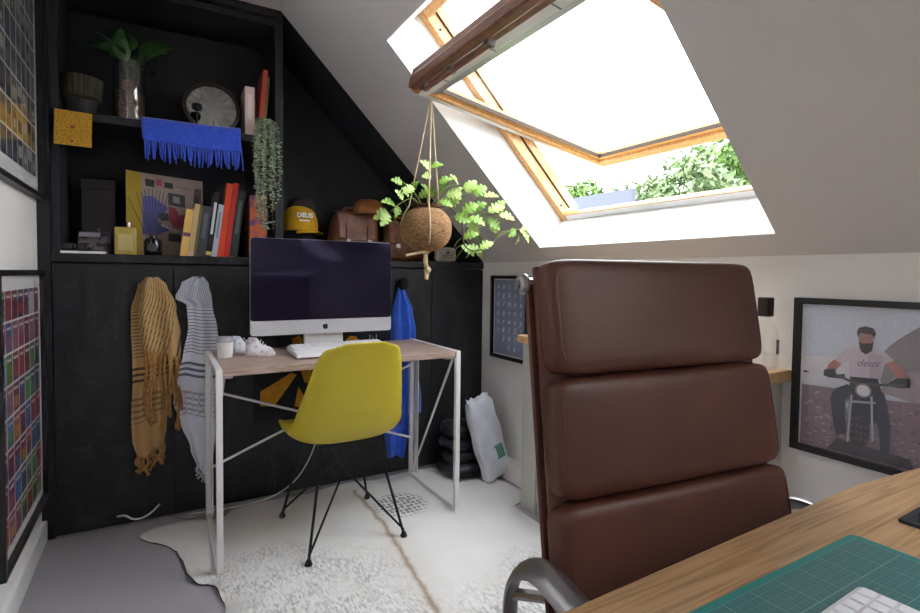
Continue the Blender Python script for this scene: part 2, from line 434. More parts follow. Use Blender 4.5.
# white paint bead facing the pane, dark gasket, outer aluminium cover
for (ya, yb, yc_) in ((sy1-.070, sy1-.048, sy1-.074), (sy0+.048, sy0+.056, sy0+.056)):
    fix_normals(qbox(MB(), -su+.06, ST-.085, ya, yb, -.012, .018).build('glazing_bead', m_pine, win))
    fix_normals(qbox(MB(), -su+.075, ST-.085, yc_, yc_+.004, -.0125, .004).build('gasket', m_dark0, win))
fix_normals(qbox(MB(), -su+.06, -su+.082, sy0+.056, sy1-.070, -.012, .018).build('glazing_bead', m_pine, win))
fix_normals(qbox(MB(), -su+.082, -su+.086, sy0+.06, sy1-.070, -.0125, .004).build('gasket', m_dark0, win))
fix_normals(qbox(MB(), -su+.002, ST-.09, sy1-.026, sy1-.002, -.0295, -.027).build('paint_strip', m_white, win))
cv = MB(); qbox(cv, -su-.012, -su+.02, sy0-.002, sy1+.004, .030, .042); qbox(cv, -su+.02, ST-.06, sy1-.02, sy1+.004, .03, .042); qbox(cv, -su+.02, ST-.06, sy0-.002, sy0+.02, .03, .042)
fix_normals(cv.build('cladding', m_darkalu, win))
fix_normals(qbox(MB(), -su+.055, ST-.08, sy0+.05, sy1-.05, .006, .012).build('pane', m_pane, win))
# ventilation flap with its bar handle, pale vent panel, blind rail
fl = fix_normals(qbox(MB(), ST-.045, ST-.008, sy0+.01, sy1-.092, -.062, -.012).build('ventilation_flap', m_pined, win, bevel=.008))
hb = MB(); hb.tube([QP(ST-.050, sy1-.17, -.075), QP(ST-.050, sy1-.62, -.075)], .009, 8)
hb.build('flap_handle', m_pined, fl, smooth=True)
for k in (.16, .36, .60):
    fix_normals(qbox(MB(), ST-.065, ST-.035, sy1-k-.03, sy1-k, -.079, -.058).build('handle_bracket', m_darkalu, fl, bevel=.003))
fix_normals(qbox(MB(), ST-.125, ST-.085, sy0+.03, sy1-.03, -.030, .0).build('vent_panel', m_white, win, bevel=.002))
for k in (.18, .5, .82):
    fix_normals(qbox(MB(), ST-.124, ST-.086, sy1-.03-k-.004, sy1-.03-k, -.033, -.028).build('vent_clip', m_darkalu, win))
fix_normals(qbox(MB(), ST-.158, ST-.128, sy0+.05, sy1-.05, -.022, -.004).build('blind_rail', m_alu, win, bevel=.003))
# lead flashing apron and outer hood just outside
fix_normals(sbox(MB(), s1-.01, s1+.10, y0-.05, y1+.05, .31, .36).build('outer_hood', mat('slate_blue_metal', '3b4250', .5, metal=.3), win, bevel=.004))

# closed roof window added behind the camera, unseen, to light the room
w2 = struct(thing('added_window_2', None, None, SP(.66, -3.48, .25)))
h0, h1, hs0, hs1 = HOLES[1]; h0 += e; h1 -= e; hs0 += e; hs1 -= e
for (sa, sb, ya, yb, nm) in ((hs0, hs1, h1-.08, h1, 'frame_jamb'), (hs0, hs1, h0, h0+.08, 'frame_jamb'), (hs0, hs0+.08, h0+.08, h1-.08, 'frame_sill'), (hs1-.08, hs1, h0+.08, h1-.08, 'frame_head')):
    fix_normals(sbox(MB(), sa, sb, ya, yb, .2, .29).build(nm, m_pine, w2))
fix_normals(sbox(MB(), hs0+.08, hs1-.08, h0+.08, h1-.08, .26, .266).build('pane', m_pane, w2))
# ------------------------------------------------------------------ outside
struct(MB().box(.6, 40, -25, 40, -2.8, -2.6).build('ground_outside', mat('lawn', '4d5c36', .95, col2='3d4b2a', scale=4)))
def tree(x, y, z, r, h, seed, label, ml):
    rnd = random.Random(seed)
    t = thing('tree', label, 'tree', (x, y, -2.6), group='trees seen through the open roof window')
    MB().tube(spline([(x, y, -2.6), (x+.1, y+.05, -.5), (x, y, z)], 5), [.12]*10+[.06], 8).build('trunk', m_woody, t, smooth=True)
    b = MB(); blobs = [(Vector((rnd.uniform(-1, 1)*r, rnd.uniform(-1, 1)*r, rnd.uniform(-1, .8)*h)), rnd.uniform(.28, .5)*r) for _ in range(16)]
    for c, br in blobs:
        for _ in range(260):
            d = Vector((rnd.gauss(0, 1), rnd.gauss(0, 1), rnd.gauss(0, 1))).normalized()
            p = Vector((x, y, z))+c+d*br*rnd.uniform(.6, 1.08)
            a = Vector((rnd.gauss(0, 1), rnd.gauss(0, 1), rnd.gauss(0, 1))).normalized(); q = a.cross(d+Vector((.01, .3, .2))).normalized()
            l = rnd.uniform(.05, .11)*max(1, r)
            b.poly([p-a*l, p+q*l*.45, p+a*l, p-q*l*.45])
    f = b.build('foliage', ml, t); f['kind'] = 'stuff'
mt1 = mat('tree_leaf_light', '48622a', .6, col2='5e783a', scale=3)
mt2 = mat('tree_leaf_mid', '3e5828', .6, col2='546e34', scale=3)
mt3 = mat('tree_leaf_blossom', '4f6636', .6, col2='6e7c56', scale=4)
tree(8.0, 7.6, 2.7, .95, .75, 1, 'bushy light green tree at the left end of the roof-window view', mt1)
tree(12.2, 10.14, 3.34, 1.33, 1.09, 2, 'mid green tree outside, between the light green and blossoming trees', mt2)
tree(7.6, 4.6, 2.62, .95, .75, 3, 'pale blossoming tree outside, right of the mid green one', mt3)
tree(12.2, 6.1, 3.57, 1.45, 1.27, 4, 'tall green tree nearest the right edge of the roof window', mt1)
b = thing('shed_roof', 'flat grey roof with pale edge outside below the trees', 'roof', (4.2, 3.6, -2.6))
MB().box(3.6, 5.6, 2.1, 5.4, 1.98, 2.10).build('roof_deck', mat('slate_felt', '22252c', .7), b)
MB().box(3.52, 3.60, 2.05, 5.45, 2.02, 2.22).build('fascia', mat('pale_fascia', '363a44', .5), b)
MB().box(3.7, 5.5, 2.2, 5.3, -2.6, 1.98).build('shed_wall', mat('shed_render', '3a3834', .9), b)

# ------------------------------------------------------------------ black built-in: trims, cupboards, worktop, bookcase
struct(MB().box(XL, -2.063, 0, .03, 0, 2.354).build('trim_3', m_black))
struct(MB().box(-2.063, -1.16, 0, .03, 2.318, 2.354).build('trim_4', m_black))
units = [(-2.061, -1.203, 2, 'black double-door cupboard at the left end, behind both hanging check scarves'),
         (-1.203, -.345, 2, 'black double-door cupboard in the middle, behind the white desk'),
         (-.345, -.002, 1, 'narrow black cupboard in the corner behind the white paper bag')]
for x0, x1, n, lab in units:
    t = thing('cupboard', lab, 'cupboard', ((x0+x1)/2, .2, 0))
    MB().box(x0+.001, x1-.001, .024, .39, .0, 1.134).build('carcass', m_blackin, t)
    wd = (x1-x0)/n
    for k in range(n):
        MB().box(x0+k*wd+.002, x0+(k+1)*wd-.002, 0, .022, .012, 1.128).build('door', m_black, t, bevel=.0015)
wt = MB().box(-2.061, -.002, -.006, .395, 1.136, 1.171).build('worktop', m_black, bevel=.002)
tag(wt, 'long black worktop over the cupboards, carrying books and bags', 'worktop')
bc = thing('bookcase', 'black built-in bookcase with one shelf above the worktop', 'bookcase', (-1.63, .2, 1.171))
MB().box(-2.061, -2.035, .03, .385, 1.171, 2.318).build('side_panel', m_blackin, bc)
MB().box(-1.197, -1.16, 0, .385, 1.171, 2.318).build('side_panel', m_black, bc, bevel=.0015)
MB().box(-2.035, -1.197, .365, .385, 1.171, 2.318).build('back_panel', m_blackin, bc)
MB().box(-2.035, -1.197, .004, .365, 1.716, 1.749).build('shelf', m_black, bc, bevel=.0015)
MB().box(-2.035, -1.197, .03, .365, 2.290, 2.318).build('top_panel', m_blackin, bc)
SH = 1.749; WT = 1.171

# ------------------------------------------------------------------ framed posters on the left wall
def cell_colors(kind, row, rnd):
    if kind == 'low':
        return rnd.choice(['8a2f3d', '6f2b45', '9a3a3a', '7a4258', 'a8503a', '3d4a78', '4a6a9a', '34527f', '5a7a3a', '4a8a4a', 'b07a3a', '8a5a6a', '44405c', '6a3050', 'a04a5a', '38466a'])
    if row == 1: return rnd.choice(['a87f2a', 'b8913a', '8f6a22', 'c0a050', '9a7a30'])
    return rnd.choice(['4a4c52', '5d5f62', '39404a', '6f7070', '505a58', '2f333c', '7a7468', '44505e', 'a08a40' if row > 5 else '55585c'])
def poster(name, label, z0, z1, y0, y1, kind, rows, cols, mb_):
    t = thing(name, label, 'picture', (XL, (y0+y1)/2, z0))
    x = XL; fr = .018
    for (ya, yb, za, zb) in ((y0, y1, z0, z0+fr), (y0, y1, z1-fr, z1), (y0, y0+fr, z0+fr, z1-fr), (y1-fr, y1, z0+fr, z1-fr)):
        MB().box(x, x+.028, ya, yb, za, zb).build('frame_bar', m_frame, t)
    MB().box(x, x+.010, y0+fr, y1-fr, z0+fr, z1-fr).build('mount', m_paper, t)
    rnd = random.Random(rows*10+cols); b = MB()
    ya, yb, za, zb = y0+fr+.028, y1-fr-.028, z0+fr+mb_[0], z1-fr-mb_[1]; cw = (yb-ya)/cols; ch = (zb-za)/rows
    def quad(c, a0, a1, b0, b1, dx): b.poly([(x+.0104+dx, a1, b0), (x+.0104+dx, a0, b0), (x+.0104+dx, a0, b1), (x+.0104+dx, a1, b1)], c)
    for r in range(rows):
        for c in range(cols):
            p0 = ya+c*cw+.0035; p1 = ya+(c+1)*cw-.0035; q0 = za+r*ch+.0035; q1 = za+(r+1)*ch-.0035
            quad(cell_colors(kind, r, rnd), p0, p1, q0, q1, 0)
            k = rnd.random()
            if kind == 'low':
                quad(rnd.choice(['d8d0c8', 'c8b8b0', 'e0dcd8']), p0+.012, p1-.012, q1-.022, q1-.014, .0004)
                if k < .45: quad(cell_colors(kind, r, rnd), p0+.01, p1-.01, q0+.012, q0+.05, .0004)
                elif k < .55:
                    for i in range(5):
                        for j in range(6):
                            if (i+j) % 2: quad('e4e0dc' if k < .5 else '20242c', p0+(p1-p0)*i/5, p0+(p1-p0)*(i+1)/5, q0+(q1-q0)*j/8, q0+(q1-q0)*(j+1)/8, .0004)
            else:
                quad(rnd.choice(['2b2e36', '8b8c90', 'b8b4a8', '3a4450', '6a5a3a']), p0+.01, p1-.01, q0+.01+.04*k, q0+.05+.04*k, .0004)
                if k < .4: quad(rnd.choice(['c8c4bc', '35506a', '7a3a30', 'b0a050']), p0+.02, p1-.025, q0+.02, q0+.035+.03*k, .0008)
    b.build('print', m_print, t)
    MB().box(x+.016, x+.0175, y0+fr, y1-fr, z0+fr, z1-fr).build('glazing', m_pane, t)
poster('framed_poster', 'black framed poster of small greyish covers high on left wall', 1.378, 2.27, -.70, -.014, 'up', 8, 8, (.058, .03))
poster('framed_poster', 'black framed poster of many red and blue covers low on left wall', .190, 1.101, -.70, -.014, 'low', 8, 7, (.028, .045))

# ------------------------------------------------------------------ white desk with greyed oak top
dk = thing('desk', 'white steel folding desk with greyed oak top holding the computer', 'desk', (-1.0, -.34, 0))
dx0, dx1, dyf, dyb = -1.502, -.502, -.598, -.098
def dskew(x): return (x-dx0)*.0228
MB().hexa([(dx0+.004, dyf, .722), (dx1-.004, dyf+.0228, .722), (dx1-.004, dyb+.0228, .722), (dx0+.004, dyb, .722),
           (dx0+.004, dyf, .748), (dx1-.004, dyf+.0228, .748), (dx1-.004, dyb+.0228, .748), (dx0+.004, dyb, .748)]).build('tabletop', m_walnutgrey, dk, bevel=.002)
for x, sk in ((dx0, 0), (dx1, .0228)):
    b = MB(); f, k = dyf+sk, dyb+sk
    b.box(x-.011, x+.011, f-.011, f+.011, .0062, .752); b.box(x-.011, x+.011, k-.011, k+.011, .0062, .752)
    b.box(x-.011, x+.011, f+.011, k-.011, .0062, .026); b.box(x-.011, x+.011, f+.011, k-.011, .73, .752)
    b.build('leg_frame', m_steelwhite, dk, bevel=.002)
    # perforated folding upright beside the rear leg
    MB().box(x+.0115, x+.0145, k-.06, k-.014, .03, .72).build('hinge_plate', m_steelwhite, dk)
    for z in (.12, .40, .46, .62, .66):
        MB().tube([(x+.0148, k-.037, z), (x+.0154, k-.037, z)], .006, 8).build('bolt', m_darkalu, dk)
# cross braces in the rear plane and the diagonal in the right side
MB().tube([(-1.49, -.115, .575), (-.515, -.085, .217)], .006, 8).build('brace', m_steelwhite, dk, smooth=True)
MB().tube([(-1.49, -.118, .235), (-.515, -.088, .612)], .006, 8).build('brace', m_steelwhite, dk, smooth=True)
MB().tube([(-.512, -.555, .722), (-.512, -.11, .035)], .006, 8).build('brace', m_steelwhite, dk, smooth=True)
for x, sk in ((dx0+.03, 0), (dx1-.03, .0228)):
    MB().box(x-.018, x+.018, dyf+sk+.02, dyf+sk+.06, .712, .722).build('bracket', m_steelwhite, dk)

# ------------------------------------------------------------------ all-in-one computer
DT = .748
im = thing('computer', 'all-in-one desktop computer with a dark screen and silver chin', 'computer', (-1.022, -.2, DT))
ix0, ix1, iy = -1.347, -.697, -.25
def rrect(x0, x1, z0, z1, r, n=5):
    P = []
    for (cx, cz, a0) in ((x1-r, z0+r, -PI/2), (x1-r, z1-r, 0), (x0+r, z1-r, PI/2), (x0+r, z0+r, PI)):
        for k in range(n+1):
            a = a0+PI/2*k/n; P.append((cx+r*math.cos(a), cz+r*math.sin(a)))
    return P
fix_normals(MB().prism([(p[0], iy, p[1]) for p in rrect(ix0, ix1, .824, 1.252, .014)], (0, .014, 0)).build('casing', m_alu, im))
fix_normals(MB().super((-1.022, iy+.045, 1.035), (.30, .036, .19), (5, 2, 5), 10).build('rear_shell', m_alu, im, smooth=True))
m_screen = mat('black_glass_screen', '1b1827', .07, spec=.45); m_screen.node_tree.nodes['Principled BSDF'].inputs['Specular Tint'].default_value = (.62, .55, 1, 1)  # base colour raised to violet, standing in for room reflections on the glass
fix_normals(MB().prism([(p[0], iy-.0015, p[1]) for p in rrect(ix0+.001, ix1-.001, .889, 1.251, .012)], (0, .0015, 0)).build('screen', m_screen, im))
chin = fix_normals(MB().prism([(p[0], iy-.0018, p[1]) for p in rrect(ix0+.001, ix1-.001, .825, .888, .010)], (0, .0018, 0)).build('chin', mat('silver_chin', 'd2d2d8', .4, metal=.35), im))
# fruit-shaped maker's mark
def blob(cx, cz, sc, y):
    half = [(0, .36), (.12, .40), (.26, .42), (.38, .36), (.44, .24), (.46, .08), (.43, -.10), (.36, -.28), (.26, -.42), (.14, -.46), (0, -.42)]
    right = [(x, z) for x, z in half]
    out = []
    for x, z in right:
        bx, bz, br = .56, .10, .20
        d = math.hypot(x-bx, z-bz)
        if d < br: x = bx-math.sqrt(max(br*br-(z-bz)**2, 0))
        out.append((x, z))
    left = [(-x, z) for x, z in half[::-1][1:-1]]
    return [(cx+x*sc, y, cz+z*sc) for x, z in out+left]
m_dark = mat('near_black', '0c0c0e', .4)
fix_normals(MB().prism(blob(-1.022, .8555, .027, iy-.0022), (0, .0004, 0)).build('logo', m_dark, chin))
lf = [(-1.022+x*.027, iy-.0022, .8555+z*.027) for x, z in ((.02, .46), (.03, .60), (.16, .72), (.15, .58))]
fix_normals(MB().prism(lf, (0, .0004, 0)).build('logo_leaf', m_dark, chin))
st = MB(); st.hexa([(-1.112, -.235, DT+.006), (-.932, -.235, DT+.006), (-.932, -.2, DT+.006), (-1.112, -.2, DT+.006), (-1.112, -.205, .95), (-.932, -.205, .95), (-.932, -.195, .95), (-1.112, -.195, .95)])
st.box(-1.112, -.932, -.30, -.12, DT, DT+.006); fix_normals(st.build('stand', m_alu, im, bevel=.002))

# white keyboard with palm rest on the desk
kb = thing('keyboard', 'white keyboard with wide palm rest on the white desk', 'keyboard', (-1.0, -.42, DT))
m_kb = mat('white_plastic', 'e6e6ea', .35)
MB().hexa([(-1.205, -.50, DT+.006), (-.775, -.475, DT+.006), (-.775, -.275, DT+.012), (-1.205, -.30, DT+.012), (-1.205, -.50, DT+.020), (-.775, -.475, DT+.020), (-.775, -.275, DT+.034), (-1.205, -.30, DT+.034)]).build('body', m_kb, kb, bevel=.004)
MB().box(-1.18, -.80, -.47, -.31, DT, DT+.007).build('foot', m_dark, kb)
def key_rows(parent, origin, ux, uy, nx, ny, px, py, kz, m, special=None):
    """one mesh per key, shared between alike keys"""
    me = None
    for j in range(ny):
        for i in range(nx):
            if me is None:
                o = MB().box(-px*.43, px*.43, -py*.43, py*.43, 0, kz).build('key', m, parent, bevel=.0012); me = o.data
            else:
                o = bpy.data.objects.new('key', me); COL.objects.link(o); set_parent(o, parent)
                mdb = o.modifiers.new('bevel', 'BEVEL'); mdb.width = .0012; mdb.segments = 1
            p = Vector(origin)+Vector(ux)*((i+.5)*px)+Vector(uy)*((j+.5)*py)
            x = Vector(ux).normalized(); y = Vector(uy).normalized(); z = x.cross(y)
            mm = Matrix((x, y, z)).transposed().to_4x4(); mm.translation = p
            o.matrix_basis = mm
uxk = Vector((.43, .025, 0)).normalized(); uyk = Vector((0, .2, .014)).normalized()
key_rows(kb, (-1.198, -.405, DT+.0275), uxk, uyk, 20, 5, .021, .0195, .006, m_kb)

# cup and the pair of little sneakers on the desk corner
cup = thing('paper_cup', 'white lidded paper cup at the left desk corner beside sneakers', 'cup', (-1.452, -.30, DT))
MB().lathe([(.026, 0), (.028, .002), (.033, .066), (.0335, .068)], (-1.452, -.30, DT), 20).build('cup_body', m_white, cup, smooth=True)
MB().lathe([(.036, .066), (.036, .074), (.032, .078), (.030, .086), (.0, .086)], (-1.452, -.30, DT), 20).build('lid', mat('grey_lid', 'a9a9b0', .4), cup, smooth=True)
m_shoe = mat('white_shoe_canvas', 'dcdde4', .6, col2='93a6c4', scale=40, lo=.5, hi=.7)
m_shoe2 = mat('patterned_shoe_canvas', 'd9d6da', .6, col2='a5989a', scale=45, lo=.5, hi=.7)
m_sole = mat('pink_white_sole', 'e9d9df', .5)
def sneaker(loc, rot, mu, label, sc=.46):
    t = thing('sneaker', label, 'shoe', loc, rot, 'little sneakers on the desk', world=False)
    b = MB()   # x = toe direction, length .16
    def up(u, v):
        a = v*PI*1.0; L = .155*sc/.62
        x = -.5*L+u*L
        wdt = interp([(0, .016), (.15, .027), (.45, .027), (.8, .03), (.95, .02), (1, .004)], u)
        hgt = interp([(0, .045), (.12, .068), (.35, .066), (.6, .036), (.85, .026), (1, .010)], u)
        return (x, math.cos(a)*wdt*(1-.25*math.sin(a)), .012+math.sin(a)*hgt)
    b.grid(up, 16, 10); fix_normals(b.build('upper', mu, t, smooth=True, angle=80))
    P = []
    for k in range(28):
        a = 2*PI*k/28; L = .165*sc/.62; P.append((math.cos(a)*L/2, math.sin(a)*.031*(1 if math.cos(a) > -.2 else .85), 0))
    fix_normals(MB().prism(P, (0, 0, .015)).build('sole', m_sole, t, bevel=.003))
    lc = MB()
    for k in range(4): lc.tube([(.002+k*.009, -.014, .062-k*.009), (.003+k*.009, 0, .068-k*.0095), (.002+k*.009, .014, .062-k*.009)], .0018, 6)
    lc.build('laces', m_white, t, smooth=True)
sneaker((-1.372, -.222, DT), .12, m_shoe, 'little white and blue sneaker next to the paper cup')
sneaker((-1.318, -.318, DT), -.22, m_shoe2, 'little white sneaker with brown heel, its toe toward the keyboard')

# ------------------------------------------------------------------ mustard shell chair on wire base
ch = thing('shell_chair', 'mustard yellow moulded shell chair with black wire legs', 'chair', (-1.018, -.475, .006), math.radians(1), world=False)
prof = [(.215, .420), (.200, .437), (.130, .440), (.04, .425), (-.06, .412), (-.14, .420), (-.192, .462), (-.222, .54), (-.246, .63), (-.272, .73), (-.292, .795), (-.303, .832)]
cur = spline([(f, 0, z) for f, z in prof], 4)
def shell(u, v):
    k = v*(len(cur)-1); i = min(int(k), len(cur)-2); p = cur[i].lerp(cur[i+1], k-i); d = (cur[i+1]-cur[i]).normalized()
    n = Vector((d.z, 0, -d.x))                    # x = forward, z = up : inward side
    n = -n if n.z < -.2 or n.x < -.2 else n
    wv = sinterp([(0, .14), (.05, .190), (.15, .218), (.4, .232), (.55, .226), (.68, .204), (.82, .172), (.92, .145), (.97, .124), (1, .095)], v)
    cl = sinterp([(0, .002), (.1, .008), (.25, .024), (.48, .085), (.6, .085), (.75, .055), (.9, .03), (1, .012)], v)
    s_ = u*2-1
    lat = math.sin(s_*PI/2*.92)/math.sin(PI/2*.92)*wv
    q = p+n*cl*abs(s_)**2.6
    q.z -= (.02 if v > .9 else 0)*abs(s_)**4*((v-.9)/.1 if v > .9 else 0)
    return (-lat, q.x, q.z)
b = MB(); b.grid(shell, 28, 44)
seat = b.build('seat_shell', m_yellow, ch, smooth=True, angle=80, solid=.006)
rim = [shell(0, j/44) for j in range(45)]+[shell(i/28, 1) for i in range(1, 29)]+[shell(1, j/44) for j in range(43, -1, -1)]+[shell(i/28, 0) for i in range(27, 0, -1)]
MB().tube(rim, .0052, 6, closed=True).build('rim', m_yellow, seat, smooth=True)
FEET = [(-.195, .22), (.205, .22), (.205, -.205), (-.195, -.225)]
TOPS = [(-.115, .12), (.115, .12), (.115, -.12), (-.115, -.12)]
for k, ((fx, fy), (tx, ty)) in enumerate(zip(FEET, TOPS)):
    lg = MB().tube([(fx, fy, .012), (tx, ty, .405)], .0058, 8).build('leg', m_blackmetal, ch, smooth=True)
    sy = 1 if fy > 0 else -1
    nod = (0, sy*.055, .275); ox = -tx*.75
    MB().tube([(fx, fy, .03), nod, (ox, sy*.135, .405)], .0046, 8).build('wire_brace', m_blackmetal, ch, smooth=True)
    MB().lathe([(.013, 0), (.015, .004), (.011, .014), (.007, .022)], (fx, fy, 0), 14).build('glide', m_dark, lg, smooth=True)
MB().tube([(0, -.055, .275), (0, .055, .275)], .0046, 8).build('wire_tie', m_blackmetal, ch, smooth=True)
for sy in (-1, 1):
    MB().tube([(-.13, sy*.125, .405), (.13, sy*.125, .405)], .0058, 8).build('seat_mount', m_blackmetal, ch, smooth=True)
for sx in (-1, 1):
    MB().tube([(sx*.12, -.125, .405), (sx*.12, .125, .405)], .0058, 8).build('seat_mount', m_blackmetal, ch, smooth=True)

# ------------------------------------------------------------------ brown leather office chair
oc = thing('office_chair', 'high-backed brown leather office chair with three padded back sections', 'chair', (0, 0, 0), 0, world=False)
ORG = Vector((-.932, -2.205, 0))            # floor point under the seat
oc.location = ORG; oc.rotation_euler = (0, 0, math.radians(-6))   # local x = lateral, local -y = facing
# back centre line (local y, z)
back = spline([(0, .100, .45), (0, .125, .53), (0, .152, .66), (0, .178, .80), (0, .208, .96), (0, .242, 1.14)], 8)
def back_at(z):
    for a, c in zip(back, back[1:]):
        if a.z <= z <= c.z:
            k = (z-a.z)/(c.z-a.z); p = a.lerp(c, k); return p, (c-a).normalized()
    return back[-1], (back[-1]-back[-2]).normalized()
def pad(name, z0, z1, hw, th, parent):
    pc, d = back_at((z0+z1)/2); n = Vector((0, -d.z, d.y))     # towards the sitter
    tf = Matrix((Vector((1, 0, 0)), n, d)).transposed().to_3x3()
    hz = (z1-z0)/2/d.z
    def fn(p):
        # sag of the cover between the seams
        return Vector((p.x, p.y*(1-.10*(p.x/hw)**2), p.z))
    b = MB().super((0, 0, 0), (hw, th, hz), (14, 4.2, 10), 22, fn=fn)
    P = []
    for v in b.v:
        p = Vector(v); zz = pc.z+p.z*d.z; q, dd = back_at(zz); nn = Vector((0, -dd.z, dd.y))
        P.append(tuple(Vector((p.x, 0, 0))+q+nn*(p.y+th*.75)+Vector((0, 0, 0))))
    b.v = P
    o = fix_normals(b.build(name, m_leather, parent, smooth=True, angle=80))
    # stitched welt near the front edge
    ring = []
    for k in range(64):
        a = 2*PI*k/64; c_, s_ = math.cos(a), math.sin(a)
        x = math.copysign(abs(c_)**.22, c_)*hw*.945; z = math.copysign(abs(s_)**.22, s_)*hz*.88
        q, dd = back_at(pc.z+z*d.z); nn = Vector((0, -dd.z, dd.y))
        ring.append(Vector((x, 0, 0))+q+nn*(th*1.50))
    MB().tube(ring, .0028, 6, closed=True).build('welt', m_leather, o, smooth=True)
    return o
pad('back_pad', .938, 1.124, .240, .032, oc)
pad('back_pad', .752, .935, .249, .032, oc)
pad('back_pad', .555, .749, .257, .032, oc)
# leather membrane behind the pads and the aluminium side ribs
mbk = MB()
def memb(u, v):
    p, d = back_at(.47+v*.645); n = Vector((0, -d.z, d.y)); return tuple(Vector(((-.5+u)*(.504-.024*v), 0, 0))+p+n*.008)
mbk.grid(memb, 6, 24); mbk.build('back_membrane', m_leather, oc, smooth=True, solid=.012)
for sx in (-1, 1):
    MB().tube([Vector((sx*(.252-.014*(p.z-.45)/.69), .014, 0))+p for p in back[:-3]], .008, 8, flat=.8).build('side_rib', m_leather, oc, smooth=True)
    P_, d_ = back_at(1.088)
    MB().lathe([(.0, .0), (.018, .001), (.019, .006), (.015, .012), (.008, .014), (.008, .018), (0, .018)], (sx*.242, P_.y+.020, 1.088), 18, tf=Matrix.Rotation(sx*PI/2, 3, 'Y')).build('rib_cap', m_darkalu, oc, smooth=True)
MB().tube([(-.242, back_at(1.088)[0].y+.020, 1.090), (.242, back_at(1.088)[0].y+.020, 1.090)], .009, 8).build('top_stretcher', m_chrome, oc, smooth=True)
# seat pads
for k in range(3):
    MB().super((0, -.075-k*.158, .475+k*.006), (.256, .078, .042), (9, 6, 2.8), 12).build('seat_pad', m_leather, oc, smooth=True, angle=80)
MB().box(-.26, .26, -.53, -.03, .425, .44).build('seat_membrane', m_leather, oc, bevel=.005)
# arm loops : flat polished aluminium bands
for sx in (-1, 1):
    X_ = sx*.293
    P = spline([(sx*.27, .16, .44), (X_, .195, .49), (X_, .198, .57), (X_, .192, .612), (X_, .170, .646), (X_, .132, .670), (X_, .093, .677), (X_, .04, .672), (X_, -.06, .664), (X_, -.20, .648), (X_, -.25, .60), (X_, -.23, .50), (sx*.27, -.18, .44)], 6)
    MB().tube(P, .021, 12, flat=.42).build('armrest', m_darkalu, oc, smooth=True, angle=60)
    MB().tube([(X_, .19, .60), (sx*.25, .16, .60)], .009, 8).build('arm_stub', m_chrome, oc, smooth=True)
MB().lathe([(.03, .10), (.03, .40), (.05, .42)], (0, -.25, 0), 16).build('gas_column', m_darkalu, oc, smooth=True)
for k in range(5):
    a = 2*PI*k/5+.3; e_ = Vector((math.cos(a)*.29, -.25+math.sin(a)*.29, .075))
    MB().tube([(0, -.25, .115), e_], [.028, .016], 8).build('base_arm', m_chrome, oc, smooth=True)
    MB().lathe([(.0, -.022), (.027, -.02), (.028, 0), (.027, .02), (0, .022)], (e_.x, e_.y, .0285), 14, tf=Matrix.Rotation(PI/2, 3, 'X')).build('castor', m_dark, oc, smooth=True)

# ------------------------------------------------------------------ oak work table in the foreground
ot = thing('work_table', 'large oiled oak table top in the foreground under a green mat', 'table', (-1.1, -2.7, 0))
out = [(-1.95, -3.05), (-.40, -3.05), (-.30, -3.0), (-.27, -2.9)]
out += [(-.27, -2.45)]
for k in range(9):
    a = k/8*PI/2; out.append((-.27-.16+.16*math.cos(a), -2.370+.150*math.sin(a)))
out += [(-.62, -2.203), (-1.95, -2.232)]
fix_normals(MB().prism([(x, y, .712) for x, y in out], (0, 0, .028)).build('tabletop', m_oak, ot, bevel=.004, bseg=3))
for x, y in ((-1.85, -2.95), (-.42, -2.92), (-1.88, -2.36), (-.36, -2.55)):
    MB().box(x-.03, x+.03, y-.03, y+.03, 0, .712).build('leg', m_oak, ot, bevel=.004)
TT = .740
def mat_grid():
    m = mat('cutting_mat_green', '1c6a62', .42); g = NT(m); tc = g.new('TexCoord'); sp = g.new('SeparateXYZ'); g.link(tc.outputs['Object'], sp.inputs[0])
    def lines(o, per, wd):
        fr = g.math('FRACT', g.math('DIVIDE', g.math('ADD', o, 10.0), per)); return g.math('LESS_THAN', fr, wd/per)
    fine = g.math('MAXIMUM', lines(sp.outputs[0], .01, .0006), lines(sp.outputs[1], .01, .0006))
    big = g.math('MAXIMUM', lines(sp.outputs[0], .05, .0011), lines(sp.outputs[1], .05, .0011))
    # no grid in the border
    inx = g.math('MULTIPLY', g.math('LESS_THAN', sp.outputs[0], -.8465), g.math('GREATER_THAN', sp.outputs[0], -1.42))
    iny = g.math('MULTIPLY', g.math('LESS_THAN', sp.outputs[1], -2.2995), g.math('GREATER_THAN', sp.outputs[1], -2.72))
    msk = g.math('MULTIPLY', inx, iny)
    f = g.math('MULTIPLY', g.math('MAXIMUM', g.math('MULTIPLY', fine, .22), g.math('MULTIPLY', big, .45)), msk)
    c = g.mix(msk, lin('1f7f78'), lin('3b6c6c'))
    g.link(g.mix(f, c, lin('9fc0ae')), g.b.inputs['Base Color'])
    return m
cm = fix_normals(MB().prism([(p[0], p[1], TT) for p in rrect(-1.445, -.837, -2.745, -2.290, .012)], (0, 0, .003)).build('cutting_mat', mat_grid()))
tag(cm, 'green gridded cutting mat lying on the oak table', 'cutting mat')
k2 = thing('keyboard', 'slim white keyboard lying on the green cutting mat', 'keyboard', (-1.06, -2.43, TT+.003), math.radians(2), world=False)
ko = Vector((-.985, -2.361, TT+.003))
k2.location = ko
fix_normals(MB().prism([(p[0], p[1], .001) for p in rrect(-.279, 0, -.115, 0, .008)], (0, 0, .006)).build('body', mat('white_aluminium', 'd9d9dd', .35, metal=.2), k2, bevel=.0012))
key_rows(k2, (-.2745, -.1105, .007), Vector((1, 0, 0)), Vector((0, 1, 0)), 14, 6, .0193, .0178, .0022, mat('white_keycap', 'ecebee', .4))
nb = MB(); c_, s_ = math.cos(math.radians(4)), math.sin(math.radians(4))
